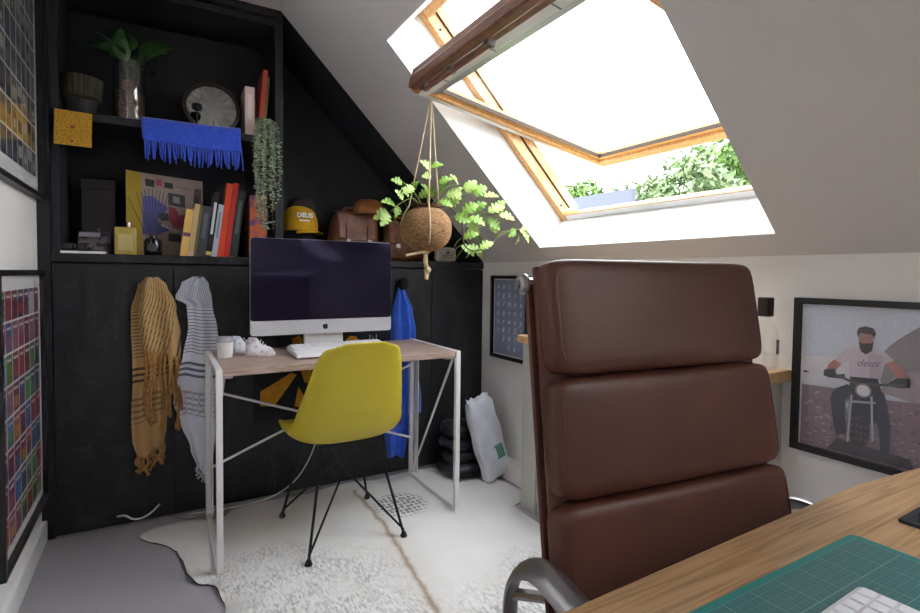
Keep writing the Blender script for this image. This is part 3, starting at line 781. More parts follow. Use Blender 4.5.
nbo = thing('tablet', 'black tablet lying on the oak table beyond the cutting mat', 'tablet', (-.728, -2.303, TT), math.radians(1), world=False)
fix_normals(MB().prism([(p[0], p[1], 0) for p in rrect(0, .25, -.175, 0, .003)], (0, 0, .005)).build('body', mat('slate_black_cover', '1d232c', .45), nbo, bevel=.001))
MB().box(.012, .238, -.165, -.010, .0051, .0055).build('screen', mat('slate_screen', '15181f', .08), nbo)

# ------------------------------------------------------------------ low boxed cupboard behind the office chair
lc = thing('low_cupboard', 'low pale grey cupboard with oak top against the right wall', 'cupboard', (-.1, -1.2, 0))
m_cab = mat('pale_grey_paint', 'b9b8b2', .5)
MB().box(-.185, -.001, -1.745, -.675, .0, .785).build('carcass', m_cab, lc)
MB().box(-.203, -.185, -.775, -.672, .0, .785).build('corner_post', m_cab, lc, bevel=.002)
for k in range(2):
    ya = -.778-k*.485
    MB().box(-.199, -.186, ya-.48, ya-.004, .06, .78).build('door', m_cab, lc, bevel=.003)
MB().box(-.226, -.001, -1.772, -.655, .786, .821).build('cupboard_top', m_slabtop, lc, bevel=.003)
# glass decanter on it
bt = thing('glass_bottle', 'clear glass bottle with dark stopper on the oak-topped cupboard', 'bottle', (-.08, -1.73, .821))
MB().lathe([(.0, .002), (.034, .002), (.038, .010), (.038, .05), (.037, .10), (.030, .135), (.016, .152), (.013, .165), (.013, .178)], (-.08, -1.73, .821), 24).build('glass_body', m_glass, bt, smooth=True)
MB().lathe([(.0, .006), (.031, .006), (.033, .02), (.033, .05), (0, .05)], (-.08, -1.73, .821), 20).build('liquid', pane_mat('clear_liquid', .02, (.96, .975, .985, 1)), bt, smooth=True)
MB().box(-.097, -.063, -1.747, -1.713, .985, 1.044).build('stopper', mat('dark_stopper', '33201c', .3), bt, bevel=.004)
MB().box(-.088, -.072, -1.7692, -1.7688, .875, .918).build('label_patch', mat('grey_label', '8d9298', .6), bt)

# ------------------------------------------------------------------ pictures on the right wall
def pic_frame(name, label, y0, y1, z0, z1):
    t = thing(name, label, 'picture', (0, (y0+y1)/2, z0)); fr = .018
    for (ya, yb, za, zb) in ((y0, y1, z0, z0+fr), (y0, y1, z1-fr, z1), (y0, y0+fr, z0+fr, z1-fr), (y1-fr, y1, z0+fr, z1-fr)):
        MB().box(-.024, 0, ya, yb, za, zb).build('frame_bar', m_frame, t)
    MB().box(-.009, 0, y0+fr, y1-fr, z0+fr, z1-fr).build('mount', m_paper, t)
    return t
t = pic_frame('framed_print', 'narrow black framed blue-grey print of white letters on right wall', -.462, -.114, .631, 1.098)
MB().box(-.0098, -.0092, -.436, -.140, .656, 1.073).build('print', mat('slate_blue_print', '8f98b0', .6, col2='868fa8', scale=9), t)
m_chalk = mat('white_ink', 'eceef2', .6)
rows = ['abcde', 'fghij', 'klmno', 'pqrst', 'uvwxy', 'z&12!', ' 34? ', '  56 ']
for j, rw in enumerate(rows):
    for i, c in enumerate(rw):
        if c == ' ': continue
        # text-right runs towards -Y when seen from the room
        text('letter', c, .042, m_chalk, t, frame_m((-.0100, -.175-i*.054, 1.038-j*.049), (0, -1, 0), (0, 0, 1)), .0002, .25)
MB().box(-.018, -.0168, -.444, -.132, .649, 1.080).build('glazing', m_pane, t)

t = pic_frame('framed_photograph', 'black framed photograph of a motorcycle rider on the right wall', -2.122, -1.782, .588, 1.045)
Y0 = -1.782
b = MB(); lay = [0]
def shp(col, pts, step=True):
    lay[0] += 1
    x = -.0092-.00015*lay[0]
    b.poly([(x, Y0-a, z) for a, z in pts][::1], col)
shp('ccd0de', [(.024, .606), (.316, .606), (.316, 1.024), (.024, 1.024)])
shp('dcd8e0', [(.024, .79), (.316, .79), (.316, .90), (.024, .87)])
shp('93898f', [(.20, .87), (.235, .925), (.258, .949), (.295, .98), (.316, .99), (.316, .79), (.235, .80)])
shp('a89ba2', [(.215, .80), (.26, .86), (.316, .87), (.316, .78)])
shp('8a7580', [(.024, .606), (.316, .606), (.316, .788), (.232, .781), (.105, .789), (.024, .785)])
rnd = random.Random(3)
for k in range(150):
    a = rnd.uniform(.03, .30); z = rnd.uniform(.615, .775); l = rnd.uniform(.006, .018); hh = rnd.uniform(.002, .004)
    shp(rnd.choice(['b7a2ac', '5f4e58', 'a58e9a', '6e5c66', 'c3b2bb']), [(a, z), (a+l*.5, z-hh), (min(a+l, .315), z), (a+l*.5, z+hh)]); lay[0] -= (1 if k % 12 else 0)
lay[0] += 2
shp('4a434e', [(.10, .612), (.30, .612), (.29, .640), (.12, .648)])
shp('3a3c4c', [(.145, .808), (.113, .789), (.102, .761), (.112, .687), (.121, .655), (.146, .67), (.141, .711), (.139, .761), (.16, .79)])
shp('3a3c4c', [(.205, .815), (.231, .796), (.243, .736), (.247, .705), (.246, .638), (.227, .632), (.221, .699), (.205, .745)])
shp('b98078', [(.11, .873), (.129, .863), (.115, .844), (.104, .83), (.088, .836), (.095, .858)])
shp('b98078', [(.228, .887), (.247, .89), (.276, .859), (.28, .837), (.261, .838), (.242, .865)])
shp('cfc0cb', [(.108, .873), (.138, .908), (.17, .918), (.201, .915), (.227, .91), (.249, .89), (.229, .877), (.22, .832), (.148, .826), (.145, .874), (.129, .861)])
shp('bfb0bc', [(.19, .905), (.225, .90), (.220, .835), (.195, .833)])
shp('a87a70', [(.165, .951), (.202, .955), (.201, .915), (.192, .903), (.176, .903), (.170, .915)])
shp('40343a', [(.162, .957), (.166, .968), (.182, .974), (.200, .970), (.206, .958), (.204, .945), (.196, .953), (.170, .953), (.165, .941)])
shp('40343a', [(.167, .930), (.176, .926), (.193, .928), (.202, .932), (.199, .908), (.186, .897), (.173, .904)])
shp('2c2c38', [(.084, .839), (.111, .846), (.117, .830), (.137, .835), (.137, .821), (.097, .818), (.083, .822)])
shp('2c2c38', [(.258, .845), (.283, .847), (.286, .825), (.265, .819), (.237, .82), (.24, .83)])
shp('30303c', [(.150, .83), (.215, .835), (.225, .80), (.214, .715), (.156, .70), (.150, .775)])
shp('3a3640', [(.152, .713), (.162, .730), (.182, .733), (.197, .718), (.201, .68), (.195, .65), (.178, .636), (.160, .642), (.152, .67)])
for k in range(14):
    a = .156+(k % 4)*.011; z = .655+(k//4)*.019
    shp('6a6068', [(a, z), (a+.006, z+.002), (a+.006, z+.008), (a, z+.006)]); lay[0] -= 1
shp('c4c2d0', [(.153, .78), (.158, .78), (.153, .647), (.147, .645)])
shp('c4c2d0', [(.200, .785), (.205, .786), (.212, .664), (.206, .662)])
shp('52505c', [(.112, .834), (.163, .817), (.21, .822), (.276, .832), (.276, .826), (.21, .814), (.163, .809), (.112, .827)])
shp('9a97a4', [(.183+.0195*math.cos(2*PI*k/18), .797+.0195*math.sin(2*PI*k/18)) for k in range(18)])
shp('f2eef0', [(.183+.0155*math.cos(2*PI*k/18), .797+.0155*math.sin(2*PI*k/18)) for k in range(18)])
shp('c9c0c4', [(.143, .758), (.150, .760), (.149, .738), (.142, .742)])
shp('b4b0bc', [(.155, .765), (.213, .772), (.213, .766), (.155, .758)])
shp('2b2830', [(.026, .825), (.035, .829), (.046, .826), (.036, .822)])
b.build('print', m_print, t)
text('shirt_lettering', 'deus', .028, mat('grey_ink', '6d6570', .6), t, frame_m((-.0092-.00015*(lay[0]+2), Y0-.190, .873), (0, -1, .12), (0, 0, 1)), .00005, .35)
MB().box(-.0192, -.018, -2.104, -1.80, .606, 1.027).build('glazing', m_pane, t)

# ------------------------------------------------------------------ books
def book(x, y, z, thick, h, depth, lean, cover, label, group, spine_mark=None, pages='d9cfb8', right=True, band=None):
    """x = foot corner on the side it leans to; spine faces the room; thing's frame: x across, y into shelf, z up"""
    t = thing('book', label, 'book', (x, y, z), 0, group, world=False); t.rotation_euler = (0, math.radians(lean), 0)
    b = MB(); c = .0025
    b.box(-thick, 0, 0, c, 0, h); b.box(-thick, -thick+c, c, depth, 0, h); b.box(-c, 0, c, depth, 0, h)
    b.build('cover', mat('cover_'+cover, cover, .45, col2=cover, scale=30), t)
    MB().box(-thick+c, -c, c, depth-.004, .004, h-.004).build('pages', mat_pages(pages), t)
    if spine_mark:
        MB().box(-thick*.72, -thick*.28, -.0006, 0, h*.35, h*.85).build('spine_title', mat('title_'+spine_mark, spine_mark, .5), t)
    if band:
        MB().box(-thick, 0, -.0006, 0, h*band[0], h*band[1]).build('spine_band', mat('band_'+band[2], band[2], .5), t)
    return t
_pg = {}
def mat_pages(c):
    if c not in _pg: _pg[c] = mat('pages_'+c, c, .8, col2='b9ae98', scale=300, stretch=(1, .02, .02))
    return _pg[c]
G1 = 'books leaning in the row on the worktop'
specs = [('e0b765', .030, .215, 'cream yellow paperback with a purple band, leftmost of the leaning row', None, (.42, .5, '6a3050')),
         ('c9a878', .022, .243, 'tan book with pale foot, second from the left of the row', None, (.0, .09, 'd9b0a0')),
         ('6e6a3a', .010, .246, 'very thin olive book between the tan and charcoal books', None, None),
         ('3c3f46', .036, .235, 'thick charcoal book with a faint grey title in the row', '5a5f68', None),
         ('17181c', .026, .300, 'tall black book with white spine marks in the row', 'c9ccd2', (.02, .08, 'd8c060')),
         ('b9bcc8', .022, .248, 'pale silver-grey book just left of the orange ones', '8a8fa0', None),
         ('d8451c', .027, .350, 'tall orange-red book rising above the leaning row', None, None),
         ('c02a22', .022, .355, 'tall crimson book right of the orange-red one', None, None),
         ('2b3230', .034, .318, 'tall dark green-black book right of the crimson one', '59635f', None)]
x = -1.603; LEAN = 7.5
for cv_, th_, h_, lab, mk, bd in specs:
    x += th_/math.cos(math.radians(LEAN))
    book(x, .06, WT, th_, h_, .125, LEAN, cv_, lab, G1, mk, band=bd)
    x += .0012
t = thing('patterned_folder', 'orange and purple patterned upright folder behind the trailing plant', 'folder', (-1.262, .06, WT))
m_pat = mat('orange_purple_print', 'd0693a', .5, col2='6a4a78', scale=26, lo=.45, hi=.6)
MB().box(-1.305, -1.300, .05, .26, WT, WT+.30).build('side_board', m_pat, t); MB().box(-1.233, -1.228, .05, .26, WT, WT+.30).build('side_board', m_pat, t)
MB().box(-1.300, -1.233, .05, .055, WT, WT+.30).build('spine', m_pat, t); MB().box(-1.299, -1.234, .06, .25, WT+.002, WT+.285).build('sheets', mat_pages('d9cfb8'), t)
G2 = 'books on the upper shelf'
book(-1.283, .045, SH, .042, .235, .15, 0, 'dcc0bb', 'pale pink book standing upright beside the round mirror', G2, 'e9d8d2')
book(-1.252, .05, SH, .020, .330, .17, 5.5, 'c0453f', 'tall red book leaning beside the pink one on the shelf', G2)
book(-1.2385, .05, SH, .013, .300, .17, 5.5, '7d6a2e', 'thin olive-brown book leaning against the shelf post', G2)

# ------------------------------------------------------------------ upper shelf: pot, vase, mirror, scarf, card, trailing plant
bp_ = thing('basket_pot', 'dark ribbed woven basket on a pot at the shelf left end', 'pot', (-1.968, .12, SH))
MB().lathe([(.045, 0), (.05, .005), (.056, .07), (.054, .078)], (-1.968, .12, SH), 24).build('pot', mat('dark_clay', '2a2528', .6), bp_, smooth=True)
MB().lathe([(.056, .072), (.070, .082), (.074, .12), (.078, .165), (.073, .167), (.066, .12), (.0, .10)], (-1.968, .12, SH), 64, wob=lambda a, k: 1+.035*math.sin(a*24)).build('basket', mat('woven_dark_grass', '4a4536', .9, col2='2e2a22', scale=40, stretch=(1, 1, .2), bump=.5), bp_, smooth=True)

def leaf_mesh(name, L, wdt, m, cup=.15, lobes=0, seed=0):
    """one leaf along +x from the origin, real blade with a fold; lobes>0 cuts deep notches"""
    b = MB(); n = 40; rnd = random.Random(seed); mid = []; le = []; re = []
    for k in range(n+1):
        t = k/n; wv = math.sin(PI*t**.75)**.8*wdt if 0 < t < 1 else 0
        if lobes:
            ph = (t*lobes) % 1; notch = .10+.90*abs(math.sin(PI*ph))**.45
            if .12 < t < .9: wv *= notch
        zb = -cup*L*(t-.35)**2
        mid.append((t*L, 0, zb)); le.append((t*L+wv*.12, wv, zb+wv*.28)); re.append((t*L+wv*.12, -wv, zb+wv*.28))
    M_, A_, B_ = b.pts(mid), b.pts(le), b.pts(re)
    for k in range(n):
        b.face((M_[k], M_[k+1], A_[k+1], A_[k])); b.face((B_[k], B_[k+1], M_[k+1], M_[k]))
    b2 = b; off = Vector((0, 0, -.0006*1.0)); nv = len(b.v); faces = list(b.f)
    b.v += [tuple(Vector(v)+off) for v in b.v]
    for f in faces: b.face([i+nv for i in f][::-1])
    me = bpy.data.meshes.new(name); me.from_pydata(b.v, [], b.f); me.materials.append(m); me.polygons.foreach_set('use_smooth', [True]*len(me.polygons)); me.update(); return me
def put_leaf(me, parent, p, d, roll=0, sc=1, name='leaf'):
    o = bpy.data.objects.new(name, me); COL.objects.link(o); set_parent(o, parent)
    x = Vector(d).normalized(); up = Vector((0, 0, 1)) if abs(x.z) < .95 else Vector((0, 1, 0))
    y = up.cross(x).normalized(); z = x.cross(y)
    R = Matrix((x, y, z)).transposed().to_4x4() @ Matrix.Rotation(roll, 4, 'X') @ Matrix.Scale(sc, 4)
    R.translation = Vector(p); o.matrix_basis = R; return o

vx, vy = -1.793, .125
vs = thing('planted_vase', 'tall clear glass vase planted with a broad-leaved green plant', 'vase', (vx, vy, SH))
MB().lathe([(.0, .001), (.062, .001), (.064, .006), (.064, .268), (.0615, .268), (.0615, .008), (0, .008)], (vx, vy, SH), 32).build('glass', m_glass, vs, smooth=True)
MB().lathe([(.0, .009), (.0585, .009), (.0585, .13), (.05, .14), (.02, .145), (0, .146)], (vx, vy, SH), 28).build('soil', m_soil, vs, smooth=True)
MB().super((vx-.005, vy-.015, SH+.165), (.026, .022, .032), (2.5, 2.5, 2.5), 6).build('bulb', mat('pale_bulb', '9a7a62', .8, col2='6a4c3a', scale=50), vs, smooth=True)
big = leaf_mesh('broad_leaf', .13, .033, m_leafd, .5)
rnd = random.Random(11)
for k in range(17):
    a = k*2.4+rnd.uniform(-.4, .4); el = rnd.uniform(.1, 1.1); r0 = rnd.uniform(.0, .03)
    p0 = Vector((vx+math.cos(a)*r0, vy+math.sin(a)*r0, SH+.15)); p1 = Vector((vx+math.cos(a)*(r0+.03), vy-.01+math.sin(a)*(r0+.025), SH+.255+rnd.uniform(0, .07)))
    MB().tube([p0, (p0+p1)/2+Vector((0, 0, .01)), p1], .002, 5).build('stem', m_leafd, vs, smooth=True)
    put_leaf(big, vs, p1, (math.cos(a)*math.cos(el), math.sin(a)*math.cos(el), math.sin(el)), rnd.uniform(-.6, .6), rnd.uniform(.7, 1.1))

mi = thing('round_mirror', 'round mirror with dark wooden rim standing on the shelf', 'mirror', (-1.463, .10, SH))
tfm = Matrix.Rotation(PI/2-.13, 3, 'X')
MB().lathe([(.108, -.008), (.121, -.008), (.123, .0), (.121, .012), (.112, .014), (.108, .010)], (-1.463, .105, SH+.1235), 56, tf=tfm, caps=False).build('rim', mat('dark_bronze_rim', '33261f', .4), mi, smooth=True)
MB().lathe([(0, .002), (.110, .002)], (-1.463, .105, SH+.1235), 48, tf=tfm).build('mirror_glass', mat('silvered_glass', 'd6dad6', .03, metal=1), mi)
MB().lathe([(.0, -.006), (.110, -.006)], (-1.463, .105, SH+.1235), 48, tf=tfm).build('backing', m_dark, mi)
sl = thing('little_stand', 'little black stand with flat round top before the mirror', 'ornament', (-1.530, .045, SH))
MB().lathe([(.022, 0), (.022, .006), (.005, .012), (.003, .02), (.003, .082), (.012, .086), (.022, .092), (.023, .108), (.019, .115), (0, .116)], (-1.530, .045, SH), 20).build('turned_body', m_dark, sl, smooth=True)

# blue scarf folded over the shelf edge
m_blue = mat('blue_wool', '3454cc', .9, col2='2b49b6', scale=90, bump=.3, bscale=400, bdist=.002, sheen=.35)
sc_ = thing('fringed_scarf', 'royal blue fringed scarf draped over the upper shelf edge', 'scarf', (-1.54, .0, SH))
def drape(u, v):
    x = -1.742+u*.392+.002*math.sin(9*u)
    path = [(.0, (.13, SH+.008)), (.45, (.012, SH+.010)), (.55, (-.010, SH+.002)), (.62, (-.014, SH-.02)), (1, (-.017, SH-.092))]
    y = interp([(a, p[0]) for a, p in path], v); z = interp([(a, p[1]) for a, p in path], v)
    y -= .004*math.sin(u*17+v*2)*max(0, v-.5)*2; z += .004*math.sin(u*6+1)*v+u*.010*(v < .56)
    return (x+.004*math.sin(v*7), y-.002, z)
MB().grid(drape, 40, 24).build('cloth', m_blue, sc_, smooth=True, angle=80, solid=.007)
fr = MB(); rnd = random.Random(5)
for k in range(46):
    u = (k+.5)/46; p = Vector(drape(u, 1)); l = rnd.uniform(.060, .088); s_ = rnd.uniform(-.008, .008)
    fr.tube([p+Vector((0, 0, .004)), p+Vector((s_*.5, -.003, -l*.5)), p+Vector((s_, rnd.uniform(-.004, .002), -l))], [.0032, .0034, .0022], 5)
fr.build('fringe', m_blue, sc_, smooth=True)

# ochre card taped on the shelf front
m_card = mat('ochre_card', 'c89a2c', .7, col2='a8741c', scale=150, lo=.5, hi=.58)
cd_ = thing('card', 'square ochre card covered in small writing on the shelf edge', 'card', (-1.983, -.005, 1.607))
MB().hexa([(-2.047, -.0005, 1.608), (-1.922, -.0005, 1.606), (-1.919, -.0005, 1.744), (-2.043, -.0005, 1.748), (-2.047, .001, 1.608), (-1.922, .001, 1.606), (-1.919, .001, 1.744), (-2.043, .001, 1.748)]).build('sheet', m_card, cd_)
def heart(cx, cz, r, y):
    return [(cx+r*(16*math.sin(a)**3)/16, y, cz+r*(13*math.cos(a)-5*math.cos(2*a)-2*math.cos(3*a)-math.cos(4*a))/16) for a in [2*PI*k/20 for k in range(20)]]
m_red = mat('brown_red_ink', 'a0442a', .7)
MB().poly(heart(-1.985, 1.682, .009, -.0012)).build('heart_mark', m_red, cd_)
MB().poly(heart(-1.988, 1.625, .007, -.0012)).build('heart_mark', m_red, cd_)

# trailing plant in a small pot beside the shelf post
tp = thing('trailing_plant', 'grey-green trailing plant hanging beside the shelf post', 'plant', (-1.236, .045, SH))
MB().lathe([(.026, 0), (.034, .05), (.035, .055), (.030, .055), (.0, .05)], (-1.236, .04, SH), 20).build('pot', mat('grey_clay', '6d6a66', .8), tp, smooth=True)
rnd = random.Random(21); lv = MB(); sm = MB()
for k in range(20):
    xo = -1.302+rnd.random()*.118; yo = -.026-rnd.random()*.03; zb = rnd.uniform(1.27, 1.5) if k % 3 else rnd.uniform(1.25, 1.33)
    if xo < -1.26: zb += .06
    P = spline([(-1.236+rnd.uniform(-.02, .02), .035, SH+.05), (xo*.6-1.236*.4, yo*.3, SH+.075), (xo, yo, SH+.01), (xo+rnd.uniform(-.01, .01), yo, (SH+zb)/2), (xo+rnd.uniform(-.012, .012), yo+.004, zb)], 7)
    sm.tube(P, .0011, 4)
    L = 0
    for a, c in zip(P, P[1:]):
        seg = (c-a).length; m_ = max(1, int(seg/.0115))
        for i in range(m_):
            p = a.lerp(c, i/m_)
            for s_ in (-1, 1):
                d = Vector((s_*rnd.uniform(.4, 1), rnd.uniform(-1, .5), rnd.uniform(-.7, .3))).normalized(); l = rnd.uniform(.011, .018)
                q = d.cross(Vector((rnd.gauss(0, 1), rnd.gauss(0, 1), 1))).normalized()*l*.36
                lv.poly([p, p+d*l*.5+q, p+d*l, p+d*l*.5-q])
sm.build('strands', m_leafg, tp)['kind'] = 'stuff'
lv.build('leaflets', m_leafg, tp)['kind'] = 'stuff'

# ------------------------------------------------------------------ worktop: boxes, bottle, collage, diffuser
o = thing('presentation_box', 'tall dark brown box with tiny upright title on the worktop', 'box', (-1.918, .24, WT))
MB().box(-1.980, -1.856, .20, .30, WT, WT+.335).build('box_body', mat('dark_brown_card', '130c0e', .5), o, bevel=.002)
MB().box(-1.982, -1.854, .198, .302, WT+.29, WT+.338).build('box_lid', mat('dark_brown_lid', '150e10', .5), o, bevel=.002)
text('title', 'A  LA', .016, mat('grey_print', '9a9494', .6), o, frame_m((-1.918, .1985, WT+.10), (0, 0, 1), (-1, 0, 0)), .0002)
o = thing('photo_card', 'small violet-toned photograph leaning against the dark box', 'photo', (-1.925, .09, WT))
MB().hexa([(-1.985, .085, WT), (-1.868, .085, WT), (-1.868, .088, WT), (-1.985, .088, WT), (-1.985, .115, WT+.098), (-1.868, .115, WT+.098), (-1.868, .118, WT+.098), (-1.985, .118, WT+.098)]).build('photo_sheet', mat('violet_photo', '6a6068', .4, col2='1d181c', scale=34, lo=.42, hi=.6), o)
MB().hexa([(-1.980, .0852, WT+.074), (-1.905, .0852, WT+.074), (-1.905, .0902, WT+.076), (-1.980, .0902, WT+.076), (-1.980, .112, WT+.094), (-1.905, .112, WT+.094), (-1.905, .113, WT+.094), (-1.980, .113, WT+.094)]).build('pale_corner', mat('pale_photo_sky', '9a93a0', .4), o)
o = MB().box(-2.032, -1.880, .006, .075, WT, WT+.010).build('white_booklet', m_paper, bevel=.001); tag(o, 'flat white booklet at the left front of the worktop', 'booklet')
sg = thing('sunglasses', 'pair of dark sunglasses lying on the white booklet', 'sunglasses', (-1.99, .04, WT+.010))
for k in (0, 1):
    MB().super((-2.006+k*.052, .03, WT+.028), (.024, .004, .0175), (3, 2, 3), 8).build('lens', mat('smoked_lens', '101014', .08), sg, smooth=True)
    xe = -2.030 if k == 0 else -1.930
    MB().tube(spline([(xe, .032, WT+.036), (xe, .055, WT+.036), (xe, .070, WT+.014)], 4), .0022, 6).build('temple_arm', m_dark, sg, smooth=True)
MB().tube([(-1.983, .029, WT+.036), (-1.977, .029, WT+.036)], .003, 6).build('bridge', m_dark, sg)
o = thing('perfume_bottle', 'flat pale yellow bottle with a small silver cap on the worktop', 'bottle', (-1.81, .08, WT))
MB().box(-1.853, -1.768, .065, .095, WT, WT+.122).build('flask', mat('pale_yellow_glass', 'c0a955', .2, col2='b39b45', scale=30, coat=.4), o, bevel=.006)
MB().box(-1.838, -1.783, .0642, .0648, WT+.02, WT+.09).build('label_patch', mat('cream_label', 'c9b876', .6), o)
MB().lathe([(.007, .12), (.007, .128), (.009, .129), (.009, .142), (0, .142)], (-1.800, .08, WT), 14).build('cap', m_chrome, o, smooth=True)

cl = thing('collage_box', 'large box file with yellow spine and collaged cut-paper front', 'box', (-1.65, .22, WT))
m_card2 = mat('mauve_board', 'a08f88', .7, col2='93827c', scale=12)
A0, A1, A2 = Vector((-1.812, .155, WT)), Vector((-1.752, .20, WT)), Vector((-1.498, .225, WT)); hgt = Vector((0, 0, .385)); bk = Vector((.006, .08, 0))
fix_normals(MB().hexa([A1, A2, A2+bk, A1+bk, A1+hgt, A2+hgt*.965, A2+bk+hgt*.965, A1+bk+hgt]).build('front_board', m_card2, cl))
fix_normals(MB().hexa([A0, A1, A1+Vector((.002, .08, 0)), A0+Vector((.01, .07, 0)), A0+hgt, A1+hgt, A1+Vector((.002, .08, 0))+hgt, A0+Vector((.01, .07, 0))+hgt]).build('spine', mat('mustard_cloth', 'a98c2a', .7), cl))
ex = (A2-A1).normalized(); nl = Vector((ex.y, -ex.x, 0)); b = MB(); cnt = [0]
def col_(c, pts):
    cnt[0] += 1
    b.poly([A1+ex*(a*.255)+Vector((0, 0, z*.37))+nl*(.0005+.0001*cnt[0]) for a, z in pts], c)
col_('4f4f93', [(.0, .28), (.02, .75), (.16, .76), (.42, .62), (.30, .50), (.22, .46), (.45, .34), (.20, .26)])
col_('8d2f48', [(.42, .65), (.55, .62), (.60, .54), (.78, .56), (.76, .40), (.62, .36), (.50, .38), (.44, .46)])
col_('2f3a46', [(.25, .55), (.42, .56), (.44, .46), (.30, .45)])
col_('23242a', [(.06, .88), (.2, .87), (.2, .96), (.05, .97)])
col_('a04a58', [(.22, .9), (.32, .89), (.32, .98), (.23, .98)])
col_('2a2a2e', [(.36, .88), (.50, .87), (.50, .94), (.36, .95)])
col_('38363c', [(.42, .66), (.70, .64), (.70, .80), (.42, .82)])
col_('8a8480', [(.50, .70), (.62, .68), (.60, .77), (.50, .78)])
col_('5b4b4e', [(.84, .68), (.98, .67), (.98, .90), (.86, .90)])
col_('2f3a36', [(.86, .70), (.94, .70), (.93, .80), (.86, .80)])
col_('33302f', [(.42, .20), (.62, .19), (.62, .29), (.42, .30)])
col_('b8aca6', [(.30, .42), (.58, .33), (.56, .31), (.30, .39)])
col_('6a5f5e', [(.52, .90), (.80, .88), (.80, .89), (.52, .91)])
col_('473d40', [(.66, .30), (.76, .31), (.74, .38), (.67, .37)])
for k in range(12): col_('5a5052', [(.36+.02*(k % 4), .08+.03*(k//4)), (.37+.02*(k % 4), .08+.03*(k//4)), (.37+.02*(k % 4), .09+.03*(k//4)), (.36+.02*(k % 4), .09+.03*(k//4))])
b.build('collage', m_print, cl)

rd = thing('reed_diffuser', 'dark glass reed diffuser bottle holding thin dark reeds', 'diffuser', (-1.708, .07, WT))
MB().lathe([(.0, .001), (.033, .001), (.036, .006), (.036, .062), (.030, .074), (.014, .078), (.013, .088), (.009, .088), (.009, .02), (0, .02)], (-1.708, .07, WT), 24).build('bottle_body', mat('smoked_glass', '1a1519', .08, spec=.8), rd, smooth=True)
MB().box(-1.722, -1.694, .0332, .0338, WT+.018, WT+.05).build('label_patch', mat('dim_label', '4a4448', .6), rd)
rnd = random.Random(2)
for k in range(9):
    a = -1+2*k/8
    MB().tube([(-1.708+a*.004, .07, WT+.03), (-1.708+a*.06, .07+rnd.uniform(-.02, .03), WT+.30-abs(a)*.02)], .0013, 5).build('reed', m_dark, rd)
MB().tube([(-1.712, .068, WT+.03), (-1.800, .06, WT+.255)], .0013, 5).build('reed', m_dark, rd)

# ------------------------------------------------------------------ caps, bags, helmet and pouch on the worktop
def cap(name, label, c, R, Hh, m, brim_dir, mb=None, group=None, squash=.92, brim=.07, txt=None):
    t = thing(name, label, 'cap', c, 0, group)
    P = [(R*1.0, 0), (R*1.01, Hh*.18), (R*.97, Hh*.45), (R*.84, Hh*.75), (R*.55, Hh*.95), (R*.2, Hh*1.0), (0, Hh)]
    d = MB().lathe(P, c, 32, sy=squash).build('crown', m, t, smooth=True, solid=.003)
    MB().lathe([(.006, Hh-.002), (.005, Hh+.004), (0, Hh+.005)], c, 10).build('button', m, t, smooth=True)
    if brim:
        b = MB()
        def bf(u, v):
            a = brim_dir+(u-.5)*2.3; r = R*(.96)+brim*v*math.cos((u-.5)*2.3)**.7
            return (c[0]+r*math.cos(a), c[1]+r*squash*math.sin(a), c[2]+.004-.012*v-.010*abs(u-.5)*2)
        b.grid(bf, 18, 6); b.build('brim', mb or m, t, smooth=True, solid=.004)
    sr = MB()
    for k in range(6):
        a = k*PI/3+.3; sr.tube([(c[0]+r*math.cos(a)*1.005, c[1]+r*squash*math.sin(a)*1.005, c[2]+z+.001) for r, z in P[1:-1]], .0012, 4)
    sr.build('seams', m, t)
    return t
m_capy = mat('yellow_cotton', 'c99a10', .85, col2='bd8e0c', scale=60, bump=.2, bscale=400)
m_capk = mat('black_cotton', '121216', .9)
m_capb = mat('dark_brown_cotton', '2c2322', .9)
hs = thing('hat_block', 'black cylinder block under the stack of caps', 'block', (-1.045, .16, WT))
MB().lathe([(.070, 0), (.072, .004), (.072, .085), (.068, .09), (0, .09)], (-1.045, .16, WT), 28).build('block_body', m_capk, hs, smooth=True)
cap('baseball_hat', 'black cap at the bottom of the stack above the computer', (-1.045, .16, WT+.0905), .083, .085, m_capk, -PI*.35, brim=.05)
yc = cap('baseball_hat', 'yellow cap with white lettering in the stack above the computer', (-1.045, .155, WT+.148), .090, .130, m_capy, -PI*.25, brim=.035)
text('cap_lettering', 'DEUS', .034, m_white, yc, Matrix.Translation((0, 0, 0)) @ frame_m((-1.040, .0655, WT+.222), (1, .06, 0), (0, .22, 1)), .0025, 0, bold=.0008)
MB().box(-1.066, -1.014, .0695, .0725, WT+.1935, WT+.2005).build('cap_lettering', m_white, yc)
cap('baseball_hat', 'dark brown cap on top of the stack of caps', (-1.035, .175, WT+.262), .070, .060, m_capb, PI*.1, brim=.03)

